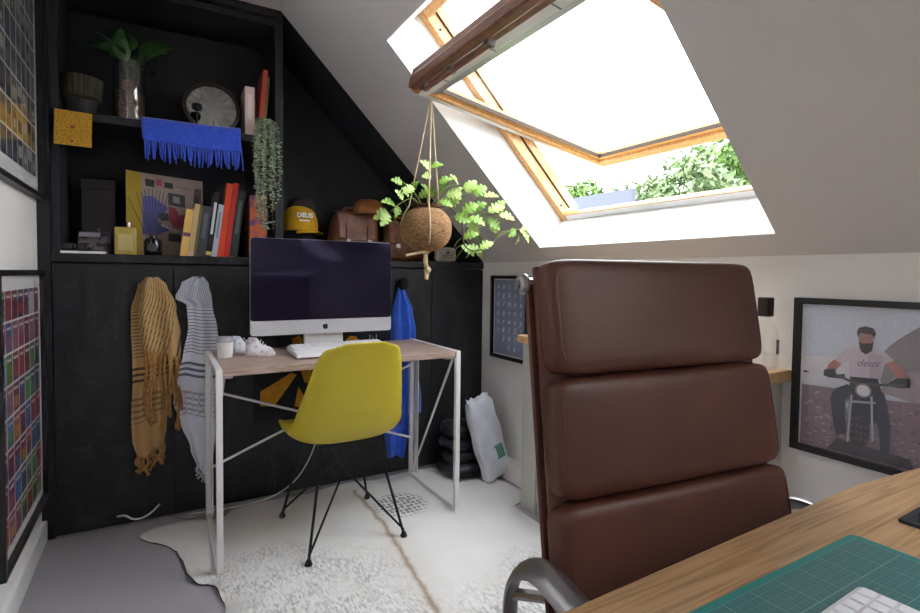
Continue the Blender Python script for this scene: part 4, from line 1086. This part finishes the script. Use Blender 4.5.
def bag(name, label, c, h, m, rotz, cat='bag', handle=True, flap=True):
    t = thing(name, label, cat, c, rotz, world=False)
    hx, hy, hz = h
    def fn(p): return Vector((p.x*(1-.10*(p.z/hz)), p.y*(1-.25*max(0, p.z/hz)), p.z-.01*math.sin(p.x*30)*(p.z/hz > .5)))
    fix_normals(MB().super((0, 0, hz), h, (5, 3, 5), 12, fn=fn).build('bag_body', m, t, smooth=True, angle=80))
    if flap:
        b = MB()
        def ff(u, v):
            x = (-.88+1.76*u)*hx*(1-.06*v); y = interp([(0, hy*.35), (.3, -.1*hy), (.5, -.75*hy), (1, -1.02*hy)], v); z = interp([(0, 2*hz*1.0), (.3, 2*hz*1.005), (.5, 2*hz*.95), (1, 2*hz*.42)], v)
            return (x, y-.004, z+.006*math.cos(u*PI*2))
        b.grid(ff, 14, 14); b.build('flap', m, t, smooth=True, solid=.005)
        for sx in (-.45, .45):
            MB().box(sx*hx-.009, sx*hx+.009, -1.06*hy-.009, -1.06*hy-.004, 2*hz*.2, 2*hz*.72).build('strap', m, t, bevel=.001)
            MB().box(sx*hx-.012, sx*hx+.012, -1.06*hy-.013, -1.06*hy-.008, 2*hz*.33, 2*hz*.43).build('buckle', m_darkalu, t, bevel=.001)
    if handle:
        MB().tube(spline([(-.5*hx, -.2*hy, 2*hz*.97), (-.4*hx, -.3*hy, 2*hz*1.08), (.1*hx, -.3*hy, 2*hz*1.08), (.4*hx, -.2*hy, 2*hz*.98)], 6), .007, 8).build('handle', m, t, smooth=True)
    return t
bag('leather_satchel', 'dark brown leather satchel under the tan cap on the worktop', (-.745, .19, WT), (.135, .075, .132), m_leather2, .05)
bag('leather_bag', 'brown leather bag with stitched flap behind the hanging coconut pot', (-.450, .17, WT), (.130, .07, .115), m_leather2, -.08)
MB_t = cap('baseball_hat', 'tan suede cap lying on the leather satchel', (-.665, .165, WT+.266), .085, .078, m_tan, -PI*.6, brim=.045)
hl = thing('black_hat', 'black rounded hat standing behind the small canvas pouch', 'hat', (-.20, .20, WT))
MB().lathe([(.078, 0), (.080, .02), (.078, .07), (.066, .12), (.04, .148), (.0, .156)], (-.20, .20, WT), 28).build('crown', m_capk, hl, smooth=True)
MB().lathe([(.098, 0), (.102, .004), (.098, .010), (.080, .014)], (-.20, .20, WT), 28).build('brim', m_capk, hl, smooth=True)
pc_ = thing('canvas_pouch', 'small off-white canvas pouch with black printed mark near corner', 'pouch', (-.237, .035, WT), 0)
m_canvas = mat('natural_canvas', 'b5aca2', .9, col2='a39a90', scale=80)
MB().super((-.237, .045, WT+.044), (.066, .026, .044), (5, 2.5, 5), 8).build('pouch_body', m_canvas, pc_, smooth=True, angle=80)
yq = .0165
fix_normals(MB().prism([(-.248, yq, WT+.050), (-.240, yq, WT+.047), (-.231, yq, WT+.053), (-.231, yq, WT+.070), (-.238, yq, WT+.060)], (0, .003, 0)).build('printed_mark', m_dark, pc_))
fix_normals(MB().prism([(-.229, yq, WT+.050), (-.222, yq, WT+.050), (-.229, yq, WT+.064)], (0, .003, 0)).build('printed_mark', m_dark, pc_))
for z, x0, x1 in ((.040, -.268, -.208), (.029, -.275, -.200)):
    MB().box(x0, x1, yq, yq+.003, WT+z-.002, WT+z+.002).build('printed_line', mat('grey_brown_print', '4d4540', .7), pc_)

# ------------------------------------------------------------------ scarves on the cupboard doors
def keffiyeh(name, base, ink):
    m = mat(name, base, .92, sheen=.25); g = NT(m); uv = g.new('UVMap'); sp = g.new('SeparateXYZ'); g.link(uv.outputs[0], sp.inputs[0])
    U_, V_ = sp.outputs[0], sp.outputs[1]
    def tri(o, per): return g.math('ABSOLUTE', g.math('SUBTRACT', g.math('FRACT', g.math('DIVIDE', o, per)), .5))
    net = g.math('GREATER_THAN', g.math('MAXIMUM', tri(g.math('ADD', U_, V_), .026), tri(g.math('SUBTRACT', U_, V_), .026)), .40)
    st1 = g.math('GREATER_THAN', tri(V_, .017), .33)
    dash = g.math('GREATER_THAN', tri(g.math('ADD', U_, g.math('MULTIPLY', V_, .4)), .012), .12)
    st1 = g.math('MULTIPLY', st1, dash)
    st2 = g.math('GREATER_THAN', tri(V_, .030), .27)
    z1 = g.math('LESS_THAN', V_, .16); z3 = g.math('MULTIPLY', g.math('GREATER_THAN', V_, .44), g.math('LESS_THAN', V_, .52)); z4 = g.math('GREATER_THAN', V_, .58)
    z2 = g.math('MULTIPLY', g.math('GREATER_THAN', V_, .16), g.math('LESS_THAN', V_, .40))
    f = g.math('MAXIMUM', g.math('MULTIPLY', net, z1), g.math('MAXIMUM', g.math('MULTIPLY', st1, z2), g.math('MULTIPLY', st2, z3)))
    f = g.math('MAXIMUM', f, g.math('MULTIPLY', g.math('MULTIPLY', st2, g.math('LESS_THAN', V_, .72)), g.math('MULTIPLY', z4, .6)))
    n = g.new('TexNoise'); n.inputs['Scale'].default_value = 300; g.link(uv.outputs[0], n.inputs['Vector'])
    f = g.math('MULTIPLY', f, g.math('MULTIPLY_ADD', n.outputs[0], .5, .6))
    g.link(g.mix(f, lin(base), lin(ink)), g.b.inputs['Base Color']); return m
def hanging(name, label, prof, y0, m, seed, folds, group, amp=.018, fringe=None, diag=0.0, cat='scarf', peak=None):
    """prof: (z, x_left, x_right) from the hook down"""
    rnd = random.Random(seed); zt, zb = prof[0][0], prof[-1][0]
    t = thing(name, label, cat, ((prof[0][1]+prof[0][2])/2, y0, zb), group=group)
    ph = [rnd.uniform(0, 6.28) for _ in range(6)]
    tabL = [((zt-z)/(zt-zb), a) for z, a, c in prof]; tabR = [((zt-z)/(zt-zb), c) for z, a, c in prof]
    def layer(shift, k, vmax):
        def fn(u, v):
            vv = v*vmax; xl, xr = interp(tabL, vv), interp(tabR, vv)
            uu = u+.035*math.sin(u*folds*3.1+ph[0]+vv*2)
            x = xl+(xr-xl)*uu+.006*math.sin(vv*9+ph[1]+u*3)
            wv = min(1, .35+vv*2.2)
            y = y0-.020-shift-amp*wv*(.6*math.sin(u*folds*2*PI+ph[2]+vv*1.6)+.4*math.sin(u*folds*3.7+ph[3]-vv*2.4))-(.012*math.sin(u*PI))
            if vv < .06: y += (.06-vv)/.06*.010
            z = zt-(zt-zb)*vv-diag*u*vv*(1-.3*vv)+ (.015*math.sin(u*5+ph[4])*vv)
            return (x, y, z)
        return fn
    W0 = max(c-a for z, a, c in prof)
    b = MB(); fn = layer(0, 0, 1.0); b.grid(fn, 40, 70, uvf=lambda u, v: (u*W0*2.1, v*(zt-zb)*1.15))
    cloth = b.build('cloth', m, t, smooth=True, angle=80, solid=.003)
    return t, fn
G = None
m_k1 = keffiyeh('tan_check_cotton', 'bf9a66', '1f1b1a'); m_k2 = keffiyeh('white_check_cotton', 'dcdfea', '353f66')
m_k1f = mat('tan_cotton_fringe', 'b58a55', .9, col2='9a6e40', scale=60); m_k2f = mat('white_cotton_fringe', 'cfd2dc', .9, col2='b0b3c2', scale=60)
def fringe_on(t, fn, v, us, lmin, lmax, m, seed, r=.005):
    rnd = random.Random(seed); b = MB()
    for u in us:
        p = Vector(fn(u, v)); l = rnd.uniform(lmin, lmax); s_ = rnd.uniform(-.012, .012)
        P = spline([p+Vector((0, .002, .006)), p+Vector((s_, -.004, -l*.3)), p+Vector((-s_*.6, -.002, -l*.65)), p+Vector((s_, -.004, -l))], 4)
        b.tube(P, [r*(1-.35*k/len(P)) for k in range(len(P)-2)]+[r*1.25, r*.8], 6)
    b.build('fringe', m, t, smooth=True)
t, fn = hanging('check_scarf', 'tan and black checked scarf with tassels hanging on the cupboard', [(1.075, -1.735, -1.690), (1.04, -1.765, -1.665), (.93, -1.790, -1.630), (.80, -1.797, -1.603), (.70, -1.797, -1.600), (.62, -1.793, -1.640), (.50, -1.790, -1.655), (.38, -1.785, -1.665), (.30, -1.770, -1.672)], 0, m_k1, 3, 2.3, G, .020, diag=-.04)
fringe_on(t, fn, 1, [.03, .12, .2, .3, .41, .5, .6, .7, .8, .9, .98], .05, .085, m_k1f, 4, .0075)
def flap_fn(u, v):
    p = Vector(fn(.22+.78*u, v*(.40+.10*u))); ang = .9
    return (p.x+.004*math.sin(v*8), p.y-.016-.010*math.sin(u*7+v*3), p.z)
MB().grid(flap_fn, 30, 30, uvf=lambda u, v: (.9*u*.2+.55*v*.42, .16+.55*u*.36+.5*v*.26)).build('front_fold', m_k1, t, smooth=True, angle=80, solid=.003)
fringe_on(t, flap_fn, 1, [.06, .14, .22, .3, .38, .46, .54, .62, .7, .78, .86, .97], .16, .36, m_k1f, 5, .0068)
MB().tube([(-1.712, 0, 1.062), (-1.712, -.022, 1.064), (-1.712, -.028, 1.075)], .006, 8).build('wall_hook', m_dark, t, smooth=True)
t, fn = hanging('check_scarf', 'white and navy checked scarf hanging behind the desk corner', [(1.078, -1.555, -1.515), (1.05, -1.605, -1.495), (.98, -1.635, -1.480), (.955, -1.590, -1.475), (.85, -1.585, -1.455), (.72, -1.600, -1.440), (.62, -1.625, -1.435), (.52, -1.635, -1.445), (.42, -1.61, -1.45), (.30, -1.575, -1.47), (.20, -1.545, -1.50)], 0, m_k2, 8, 2.0, G, .018, diag=.02)
fringe_on(t, fn, .60, [.2, .3, .4, .5, .6, .7, .8], .06, .12, m_k2f, 6, .005)
fringe_on(t, fn, 1, [.1, .35, .6, .85], .03, .05, m_k2f, 7, .005)
MB().tube([(-1.53, 0, 1.065), (-1.53, -.022, 1.067), (-1.53, -.028, 1.077)], .006, 8).build('wall_hook', m_dark, t, smooth=True)
m_cobalt = mat('cobalt_silk', '3068dc', .5, col2='2253bc', scale=14, sheen=.3)
t, fn = hanging('blue_scarf', 'long cobalt blue scarf hanging from a black knob beside the desk', [(1.030, -.552, -.535), (1.0, -.562, -.520), (.90, -.588, -.478), (.78, -.600, -.452), (.60, -.606, -.440), (.42, -.610, -.425), (.33, -.614, -.428), (.30, -.618, -.485), (.20, -.620, -.508), (.09, -.612, -.520)], 0, m_cobalt, 12, 2.6, G, .020, diag=-.02)
kn = thing('coat_knob', 'black pompom knob above the cobalt blue scarf', 'knob', (-.537, -.03, 1.05))
MB().super((-.537, -.034, 1.048), (.030, .026, .034), (2, 2, 2), 6).build('knob_head', m_capk, kn, smooth=True)
MB().tube([(-.537, 0, 1.048), (-.537, -.02, 1.048)], .006, 8).build('knob_stem', m_dark, kn, smooth=True)

# dark banner with yellow petals on the cupboard behind the desk
bn = thing('cloth_banner', 'dark navy cloth banner with yellow petal motif behind the desk', 'banner', (-.96, -.004, .38))
m_navy = mat('navy_cloth', '15161f', .85)
MB().grid(lambda u, v: (-1.300+u*.70, -.006-.002*math.sin(u*19+v*3), .82-v*.44), 20, 10).build('cloth', m_navy, bn, smooth=True, solid=.003)
m_pet = mat('amber_print', 'cf9622', .8, col2='bd8118', scale=20)
pets = [[(-1.269, .528), (-1.214, .557), (-1.125, .607), (-1.099, .595), (-1.138, .541), (-1.206, .451), (-1.270, .458)],
        [(-1.082, .625), (-1.020, .628), (-1.042, .55), (-1.060, .555)],
        [(-1.091, .536), (-1.064, .488), (-1.086, .432), (-1.108, .439)],
        [(-1.121, .775), (-1.085, .790), (-1.070, .770), (-1.078, .700), (-1.110, .690)],
        [(-.945, .80), (-.938, .80), (-.930, .69), (-.945, .69)],
        [(-.850, .755), (-.825, .775), (-.795, .772), (-.778, .752), (-.80, .72), (-.84, .73)],
        [(-1.0, .62), (-.93, .61), (-.86, .52), (-.88, .46), (-.95, .54)]]
for P in pets: fix_normals(MB().prism([(x, -.0135, z) for x, z in P], (0, .003, 0)).build('petal', m_pet, bn))
text('banner_lettering', 'l :. l', .030, m_white, bn, frame_m((-.70, -.0115, .765), (1, 0, 0), (0, 0, 1)), .0005)

# ------------------------------------------------------------------ cables
m_cable = mat('white_cable', 'd6d6d6', .45)
o = MB().tube(spline([(-1.85, .002, .045), (-1.82, -.020, .050), (-1.79, -.028, .032), (-1.755, -.028, .030), (-1.72, -.022, .046), (-1.692, .002, .065)], 6), .0042, 8).build('cable_loop', m_cable, smooth=True)
tag(o, 'short white cable loop poking out under the cupboard door', 'cable')
o = MB().tube(spline([(-1.03, -.075, .72), (-1.018, -.04, .60), (-1.005, -.03, .46), (-.995, -.032, .34), (-1.02, -.035, .22), (-1.09, -.04, .10), (-1.18, -.045, .035), (-1.30, -.05, .008), (-1.42, -.045, .006), (-1.58, -.03, .006)], 6), .0035, 8).build('power_cable', m_cable, smooth=True)
tag(o, 'thin white power cable dropping from the desk to the floor', 'cable')
o = MB().tube(spline([(-1.66, -.004, .012), (-1.62, -.045, .006), (-1.56, -.075, .006), (-1.50, -.06, .006), (-1.44, -.035, .006)], 6), .003, 6).build('beige_cord', mat('beige_cord', 'a3917f', .6), smooth=True)
tag(o, 'beige cord on the carpet by the left desk leg', 'cord')

# ------------------------------------------------------------------ cowhide rug
def hide_mat():
    m = mat('cowhide', 'd8d4cc', .8, sheen=.25); g = NT(m); tc = g.new('TexCoord'); ob = tc.outputs['Object']
    sp = g.new('SeparateXYZ'); g.link(ob, sp.inputs[0]); X_, Y_ = sp.outputs[0], sp.outputs[1]
    def noise(sc, det=5, dist=0, st=(1, 1, 1), rot=0):
        mp = g.new('Mapping'); mp.inputs['Scale'].default_value = st; mp.inputs['Rotation'].default_value = (0, 0, rot); g.link(ob, mp.inputs[0])
        n = g.new('TexNoise'); n.inputs['Scale'].default_value = sc; n.inputs['Detail'].default_value = det; n.inputs['Distortion'].default_value = dist; g.link(mp.outputs[0], n.inputs['Vector']); return n.outputs[0]
    def spot(x, y, r):
        d = g.math('SQRT', g.math('ADD', g.math('POWER', g.math('SUBTRACT', X_, x), 2), g.math('POWER', g.math('SUBTRACT', Y_, y), 2)))
        return g.math('MAXIMUM', 0, g.math('SUBTRACT', 1, g.math('DIVIDE', d, r)))
    base = g.ramp(noise(5, 4), (.3, 'e6e5e5'), (.6, 'e2e0dd'), (.85, 'd9d3c9'))
    fleck = g.ramp(noise(75, 7, .4, (1.6, .6, 1), .5), (.42, (0, 0, 0, 1)), (.62, (1, 1, 1, 1)))
    reg = spot(-1.22, -.92, .42)
    for s_ in ((-1.40, -.66, .22), (-1.12, -1.30, .45), (-.68, -1.38, .36), (-.46, -1.16, .22), (-1.30, -.60, .16), (-.70, -.385, .10), (-.78, -1.6, .5)):
        reg = g.math('MAXIMUM', reg, spot(*s_))
    clump = g.ramp(noise(9, 5, .5), (.38, (0, 0, 0, 1)), (.6, (1, 1, 1, 1)))
    f = g.math('MULTIPLY', g.math('MINIMUM', g.math('MULTIPLY', reg, 1.9), 1), g.math('MULTIPLY', g.math('MULTIPLY_ADD', clump, .6, .4), fleck))
    c = g.mix(g.math('MULTIPLY', f, .74), base, lin('8d8a8c'))
    # brown spine stripe, bent slightly
    sx = g.math('ADD', -.842, g.math('MULTIPLY', g.math('MINIMUM', 0, g.math('ADD', Y_, .55)), .11))
    dd = g.math('ABSOLUTE', g.math('ADD', g.math('SUBTRACT', X_, sx), g.math('MULTIPLY', g.math('SUBTRACT', noise(14, 3), .5), .035)))
    line = g.math('MAXIMUM', 0, g.math('SUBTRACT', 1, g.math('DIVIDE', dd, .020)))
    inr = g.math('MULTIPLY', g.math('LESS_THAN', Y_, -.12), line)
    c = g.mix(g.math('MULTIPLY', g.math('POWER', inr, 1.3), .85), c, lin('7d5a36'))
    halo = g.math('MAXIMUM', 0, g.math('SUBTRACT', 1, g.math('DIVIDE', dd, .12)))
    c = g.mix(g.math('MULTIPLY', halo, .22), c, lin('b79a6c'))
    # patch of dark rosettes near the desk
    v = g.new('TexVoronoi'); v.inputs['Scale'].default_value = 44; mp = g.new('Mapping'); mp.inputs['Scale'].default_value = (1, .75, 1); g.link(ob, mp.inputs[0]); g.link(mp.outputs[0], v.inputs['Vector'])
    v.inputs['Randomness'].default_value = .35
    ros = g.math('MULTIPLY', g.math('LESS_THAN', v.outputs[0], .40), g.math('MINIMUM', 1, g.math('MULTIPLY', spot(-.70, -.385, .145), 3)))
    c = g.mix(g.math('MULTIPLY', ros, .75), c, lin('4b4a52'))
    g.link(c, g.b.inputs['Base Color'])
    bp = g.new('Bump'); bp.inputs['Strength'].default_value = .35; bp.inputs['Distance'].default_value = .006; g.link(noise(160, 5, 0, (1, .4, 1)), bp.inputs['Height']); g.link(bp.outputs[0], g.b.inputs['Normal'])
    return m
hide_out = [(-1.770, -.150), (-1.745, -.115), (-1.69, -.090), (-1.61, -.085), (-1.54, -.105), (-1.47, -.130), (-1.43, -.115), (-1.40, -.065), (-1.33, -.052), (-1.2, -.05), (-1.05, -.055), (-.92, -.03), (-.80, -.02), (-.70, -.055), (-.62, -.045), (-.52, -.03), (-.42, -.03), (-.34, -.05), (-.22, -.14), (-.14, -.30), (-.10, -.42), (-.09, -.55), (-.13, -.635), (-.21, -.65), (-.235, -.70), (-.24, -.95), (-.25, -1.3), (-.3, -1.6), (-.5, -1.85), (-.8, -1.95), (-1.1, -1.9), (-1.35, -1.7), (-1.50, -1.45), (-1.55, -1.15), (-1.52, -.90), (-1.505, -.82), (-1.515, -.76), (-1.525, -.69), (-1.545, -.655), (-1.575, -.64), (-1.60, -.58), (-1.615, -.48), (-1.628, -.40), (-1.650, -.32), (-1.69, -.26), (-1.735, -.215)]
bm = bmesh.new(); hv = [bm.verts.new((x, y, 0)) for x, y in [tuple(p)[:2] for p in spline([(a, c, 0) for a, c in hide_out]+[(hide_out[0][0], hide_out[0][1], 0)], 3)[:-1]]]
bm.faces.new(hv); bmesh.ops.triangulate(bm, faces=bm.faces[:])
for _ in range(3):
    bmesh.ops.subdivide_edges(bm, edges=[e_ for e_ in bm.edges if e_.calc_length() > .05], cuts=1)
    bmesh.ops.triangulate(bm, faces=[f for f in bm.faces if len(f.verts) > 3])
bmesh.ops.recalc_face_normals(bm, faces=bm.faces[:])
if sum(f.normal.z for f in bm.faces) < 0: bmesh.ops.reverse_faces(bm, faces=bm.faces[:])
for v in bm.verts: v.co.z = .0045+.0012*math.sin(v.co.x*19)*math.cos(v.co.y*15)
for v in bm.verts:
    if v.is_boundary and -1.64 < v.co.x < -1.5 and -.80 < v.co.y < -.25: v.co.z += .009+.006*math.sin(v.co.y*50)
me = bpy.data.meshes.new('cowhide_rug'); bm.to_mesh(me); bm.free(); me.materials.append(hide_mat()); me.materials.append(mat('suede_backing', '3a3436', .9))
me.polygons.foreach_set('use_smooth', [True]*len(me.polygons))
rug = bpy.data.objects.new('cowhide_rug', me); COL.objects.link(rug)
md = rug.modifiers.new('solid', 'SOLIDIFY'); md.thickness = .004; md.offset = -1; md.material_offset = 1; md.material_offset_rim = 1
tag(rug, 'white cowhide rug with grey flecks and a brown spine stripe', 'rug')

# ------------------------------------------------------------------ black bags and white paper bag in the corner
m_bin = mat('black_nylon', '25262d', .45, col2='31323a', scale=16, bump=.5, bscale=28, bdist=.01)
ys = [(.082, -.215, -.185, .19, .13, 'folded black nylon bag at the bottom of the corner pile'), (.070, -.220, -.180, .175, .12, 'folded black nylon bag, second from the floor in the pile'), (.070, -.225, -.175, .17, .115, 'folded black nylon bag, second from the top of the pile'), (.080, -.230, -.170, .15, .10, 'rounded black nylon bag on top of the corner pile')]
z = .0065
for k, (h_, x_, y_, a_, c_, lab) in enumerate(ys):
    t = thing('folded_bag', lab, 'bag', (x_, y_, z), [.1, -.12, .08, -.05][k], 'black bags piled in the corner', world=False)
    a_ *= .78; c_ *= .9
    def fn(p, k=k, h_=h_): return Vector((p.x+.006*math.sin(p.y*60+k), p.y+.006*math.sin(p.x*50+k*2), p.z+.006*math.sin(p.x*38+p.y*22+k)*(1 if p.z > 0 else .15)))
    fix_normals(MB().super((0, 0, h_/2+.0), (a_, c_, h_/2), (4, 4, 2.6 if k < 3 else 2.2), 14, fn=fn).build('bag_body', m_bin, t, smooth=True, angle=80))
    MB().tube([(-a_*.8, -c_*.9, h_*.55), (-a_*.3, -c_*1.02, h_*.5), (a_*.3, -c_*1.02, h_*.52), (a_*.8, -c_*.9, h_*.55)], .004, 6).build('piping', m_dark, t, smooth=True)
    z += h_*.93
pb = thing('paper_bag', 'white plastic-wrapped bag with green mark leaning in the corner', 'bag', (-.13, -.36, .006), 0, world=False)
m_pb = mat('white_film', 'd8dae2', .35, col2='c6c9d4', scale=10, bump=.6, bscale=22, bdist=.012)
pb.rotation_euler = (math.radians(-12), math.radians(-10), math.radians(14))
pb.location = (-.118, -.352, .018)
def fnb(p): return Vector((p.x+.004*math.sin(p.z*40), p.y+.005*math.sin(p.x*55+p.z*18), p.z+.006*math.sin(p.x*50)*(p.z > .1)))
fix_normals(MB().super((0, 0, .215), (.092, .034, .215), (10, 3.2, 12), 18, fn=fnb).build('bag_body', m_pb, pb, smooth=True, angle=80))
rf = MB()
rf.grid(lambda u, v: (-.082+u*.164, .006*math.sin(u*23)*v-.008+.016*math.sin(u*9), .415+v*.032+.006*math.sin(u*31)*v), 30, 4); rf.build('crimped_top', m_pb, pb, smooth=True, solid=.002)
m_grn = mat('green_print', '5f9a86', .6)
for i, (x0, hh) in enumerate(((.010, .062), (.030, .055), (.048, .06))):
    fix_normals(MB().hexa([(x0, -.0430, .105), (x0+.011, -.0430, .105), (x0+.011, -.036, .105), (x0, -.036, .105), (x0-.006, -.0430, .105+hh), (x0+.005, -.0430, .105+hh), (x0+.005, -.036, .105+hh), (x0-.006, -.036, .105+hh)]).build('green_mark', m_grn, pb))
MB().box(.002, .060, -.0428, -.036, .098, .105).build('green_mark', m_grn, pb); MB().box(-.004, .054, -.0428, -.036, .164, .170).build('green_mark', m_grn, pb)

# ------------------------------------------------------------------ hanging coconut plant
hx, hy = -.708, -.655
hp = thing('hanging_plant', 'coconut-shell hanging planter with rope and split-leaf vine under the skylight', 'plant', (hx, hy, 1.09))
CZ = 1.292
nut = MB().super((hx, hy, CZ), (.106, .106, .096), (2.2, 2.2, 2.15), 14).build('coconut_shell', m_coco, hp, smooth=True, angle=80)
MB().lathe([(.0, 0), (.06, .002), (.065, .012), (0, .014)], (hx, hy, CZ+.088), 20).build('soil', m_soil, hp, smooth=True)
hook = QP(.50, 0, -.05); TOPZ = 1.862
hk = Vector((-.688, -.655, 1.853))
for a in (.3, 2.4, 4.4):
    d = Vector((math.cos(a), math.sin(a), 0))
    P = [hk, Vector((hx, hy, CZ+.10))+d*.075, Vector((hx, hy, CZ+.03))+d*.110, Vector((hx, hy, CZ-.05))+d*.098, Vector((hx, hy, CZ-.096))+d*.02, Vector((hx, hy, CZ-.115))]
    MB().tube(spline(P[1:], 5), .0032, 6).build('rope', m_rope, hp, smooth=True)
    MB().tube([P[0], P[1]], .0032, 6).build('rope', m_rope, hp, smooth=True)
MB().tube(spline([hk, hk+Vector((0, -.012, .02)), hk+Vector((.0, 0, .04)), hk+Vector((0, .012, .02)), hk], 4), .003, 6).build('rope_loop', m_rope, hp, smooth=True)
for dx_ in (-.006, .006):
    MB().tube(spline([(hx, hy, CZ-.10), (hx+dx_, hy+dx_, CZ-.14), (hx+.006-dx_, hy, CZ-.17), (hx+.004, hy-dx_*.5, CZ-.212)], 5), .0075, 7).build('tassel', m_rope, hp, smooth=True)
MB().super((hx+.007, hy-.008, CZ-.172), (.014, .013, .013), (2, 2, 2), 4).build('knot', m_rope, hp, smooth=True)
MB().tube(spline([(hx-.01, hy-.02, CZ-.095), (hx-.06, hy-.03, CZ-.105), (hx-.105, hy-.03, CZ-.115)], 4), .006, 6).build('tassel', m_rope, hp, smooth=True)
lf1 = leaf_mesh('split_leaf', .115, .044, m_leaf, .45, 4); lf2 = leaf_mesh('split_leaf', .115, .044, m_leafp, .35, 4); lf3 = leaf_mesh('small_leaf', .07, .022, m_leafp, .3, 0)
# vines: main stems given in room coordinates
vines = [[(hx+.02, hy, CZ+.08), (hx+.10, hy-.02, CZ+.10), (hx+.16, hy-.03, CZ+.03), (hx+.17, hy-.03, CZ-.06), (hx+.23, hy-.03, CZ-.085), (hx+.32, hy-.02, CZ-.05), (hx+.38, hy, CZ+.005), (hx+.455, hy+.01, CZ+.01)],
         [(hx+.02, hy, CZ+.08), (hx+.10, hy, CZ+.115), (hx+.18, hy-.01, CZ+.07), (hx+.28, hy-.01, CZ+.06), (hx+.35, hy, CZ+.085)],
         [(hx-.02, hy, CZ+.08), (hx-.07, hy-.02, CZ+.12), (hx-.13, hy-.03, CZ+.095), (hx-.17, hy-.03, CZ+.06)],
         [(hx-.01, hy, CZ+.08), (hx-.06, hy-.02, CZ+.14), (hx-.12, hy-.02, CZ+.185)],
         [(hx, hy, CZ+.08), (hx+.0, hy-.02, CZ+.17), (hx+.01, hy-.02, CZ+.26)],
         [(hx+.01, hy, CZ+.08), (hx+.07, hy-.02, CZ+.17), (hx+.15, hy-.02, CZ+.20)],
         [(hx+.02, hy+.02, CZ+.08), (hx+.12, hy+.03, CZ+.15), (hx+.23, hy+.03, CZ+.165)]]
for k, P in enumerate(vines):
    MB().tube(spline(P, 6), .0036 if k < 2 else .0022, 6).build('vine_stem', m_woody if k < 2 else m_stem, hp, smooth=True)
rnd = random.Random(31)
L_ = [(.00, .25, .26, .3, .5), (.13, .19, 1.05), (.19, .215, .5)]
def leaf_at(dx_, dz, ang, tilt, sc, me, dy=0):
    """petiole end offset from the pot centre, ang in the picture-facing plane, tilt toward the room"""
    p = Vector((hx+dx_, hy+dy, CZ+dz)); d = Vector((math.cos(ang)*math.cos(tilt), -math.sin(tilt), math.sin(ang)*math.cos(tilt)))
    put_leaf(me, hp, p, d, rnd.uniform(.7, 1.5)*(1 if math.cos(ang) > 0 else -1), sc)
    q = Vector((hx+dx_*.75, hy+dy*.6, CZ+dz-.045))
    MB().tube(spline([q, (q+p)/2+Vector((-.006, -.004, .008)), p], 3), .0012, 4).build('petiole', m_stem, hp)
leafs = [(.455, .02, -.9, .2, .8), (.46, .02, -1.7, .3, .75), (.47, .025, -.1, .2, .6), (.44, .02, -2.4, .2, .55),
         (.17, .165, .9, .2, .75), (.18, .19, .2, .3, .85), (.15, .19, 2.3, .3, .7), (.22, .165, .5, .2, .8), (.26, .155, .1, .4, .7),
         (.24, .09, .7, .3, .85), (.29, .09, .4, .2, .85), (.33, .095, .8, .2, .75), (.35, .08, -.2, .3, .8), (.31, .06, -.7, .4, .75), (.34, .05, -1.1, .3, .6),
         (.20, .06, -.4, .5, .8), (.22, .045, -1.0, .4, .75), (.15, .075, .6, .4, .8), (.11, .10, .8, .5, .8), (.12, .06, -.3, .5, .75),
         (.18, -.06, -.7, .4, .75), (.20, -.075, -.1, .3, .8), (.24, -.075, .5, .3, .7), (.17, -.03, .4, .5, .7), (.26, -.07, -1.3, .3, .5), (.28, -.01, -1.5, .2, .45),
         (-.16, .065, 3.6, .3, .8), (-.15, .085, 2.9, .3, .7), (-.17, .055, 4.1, .3, .7), (-.13, .09, 4.5, .3, .55), (-.12, .11, 2.4, .3, .55),
         (-.11, .18, 2.9, .2, .55), (-.08, .165, 3.7, .3, .6), (-.06, .15, 1.2, .3, .6), (-.10, .17, -.9, .3, .5), (-.04, .13, .6, .5, .6),
         (.01, .25, 2.6, .2, .6), (.02, .26, .4, .2, .6), (.0, .22, 3.4, .3, .5), (.04, .19, .5, .3, .65), (.06, .15, 1.4, .4, .7), (.02, .15, 2.4, .5, .65), (.09, .15, .1, .5, .7), (.05, .12, -.4, .6, .6), (.12, .14, .9, .3, .7), (0, .13, 1.8, .6, .6)]
for k, a in enumerate(leafs):
    leaf_at(a[0], a[1], a[2], a[3], a[4]*.84, lf2 if k % 2 == 0 else lf1, dy=rnd.uniform(-.05, .03))
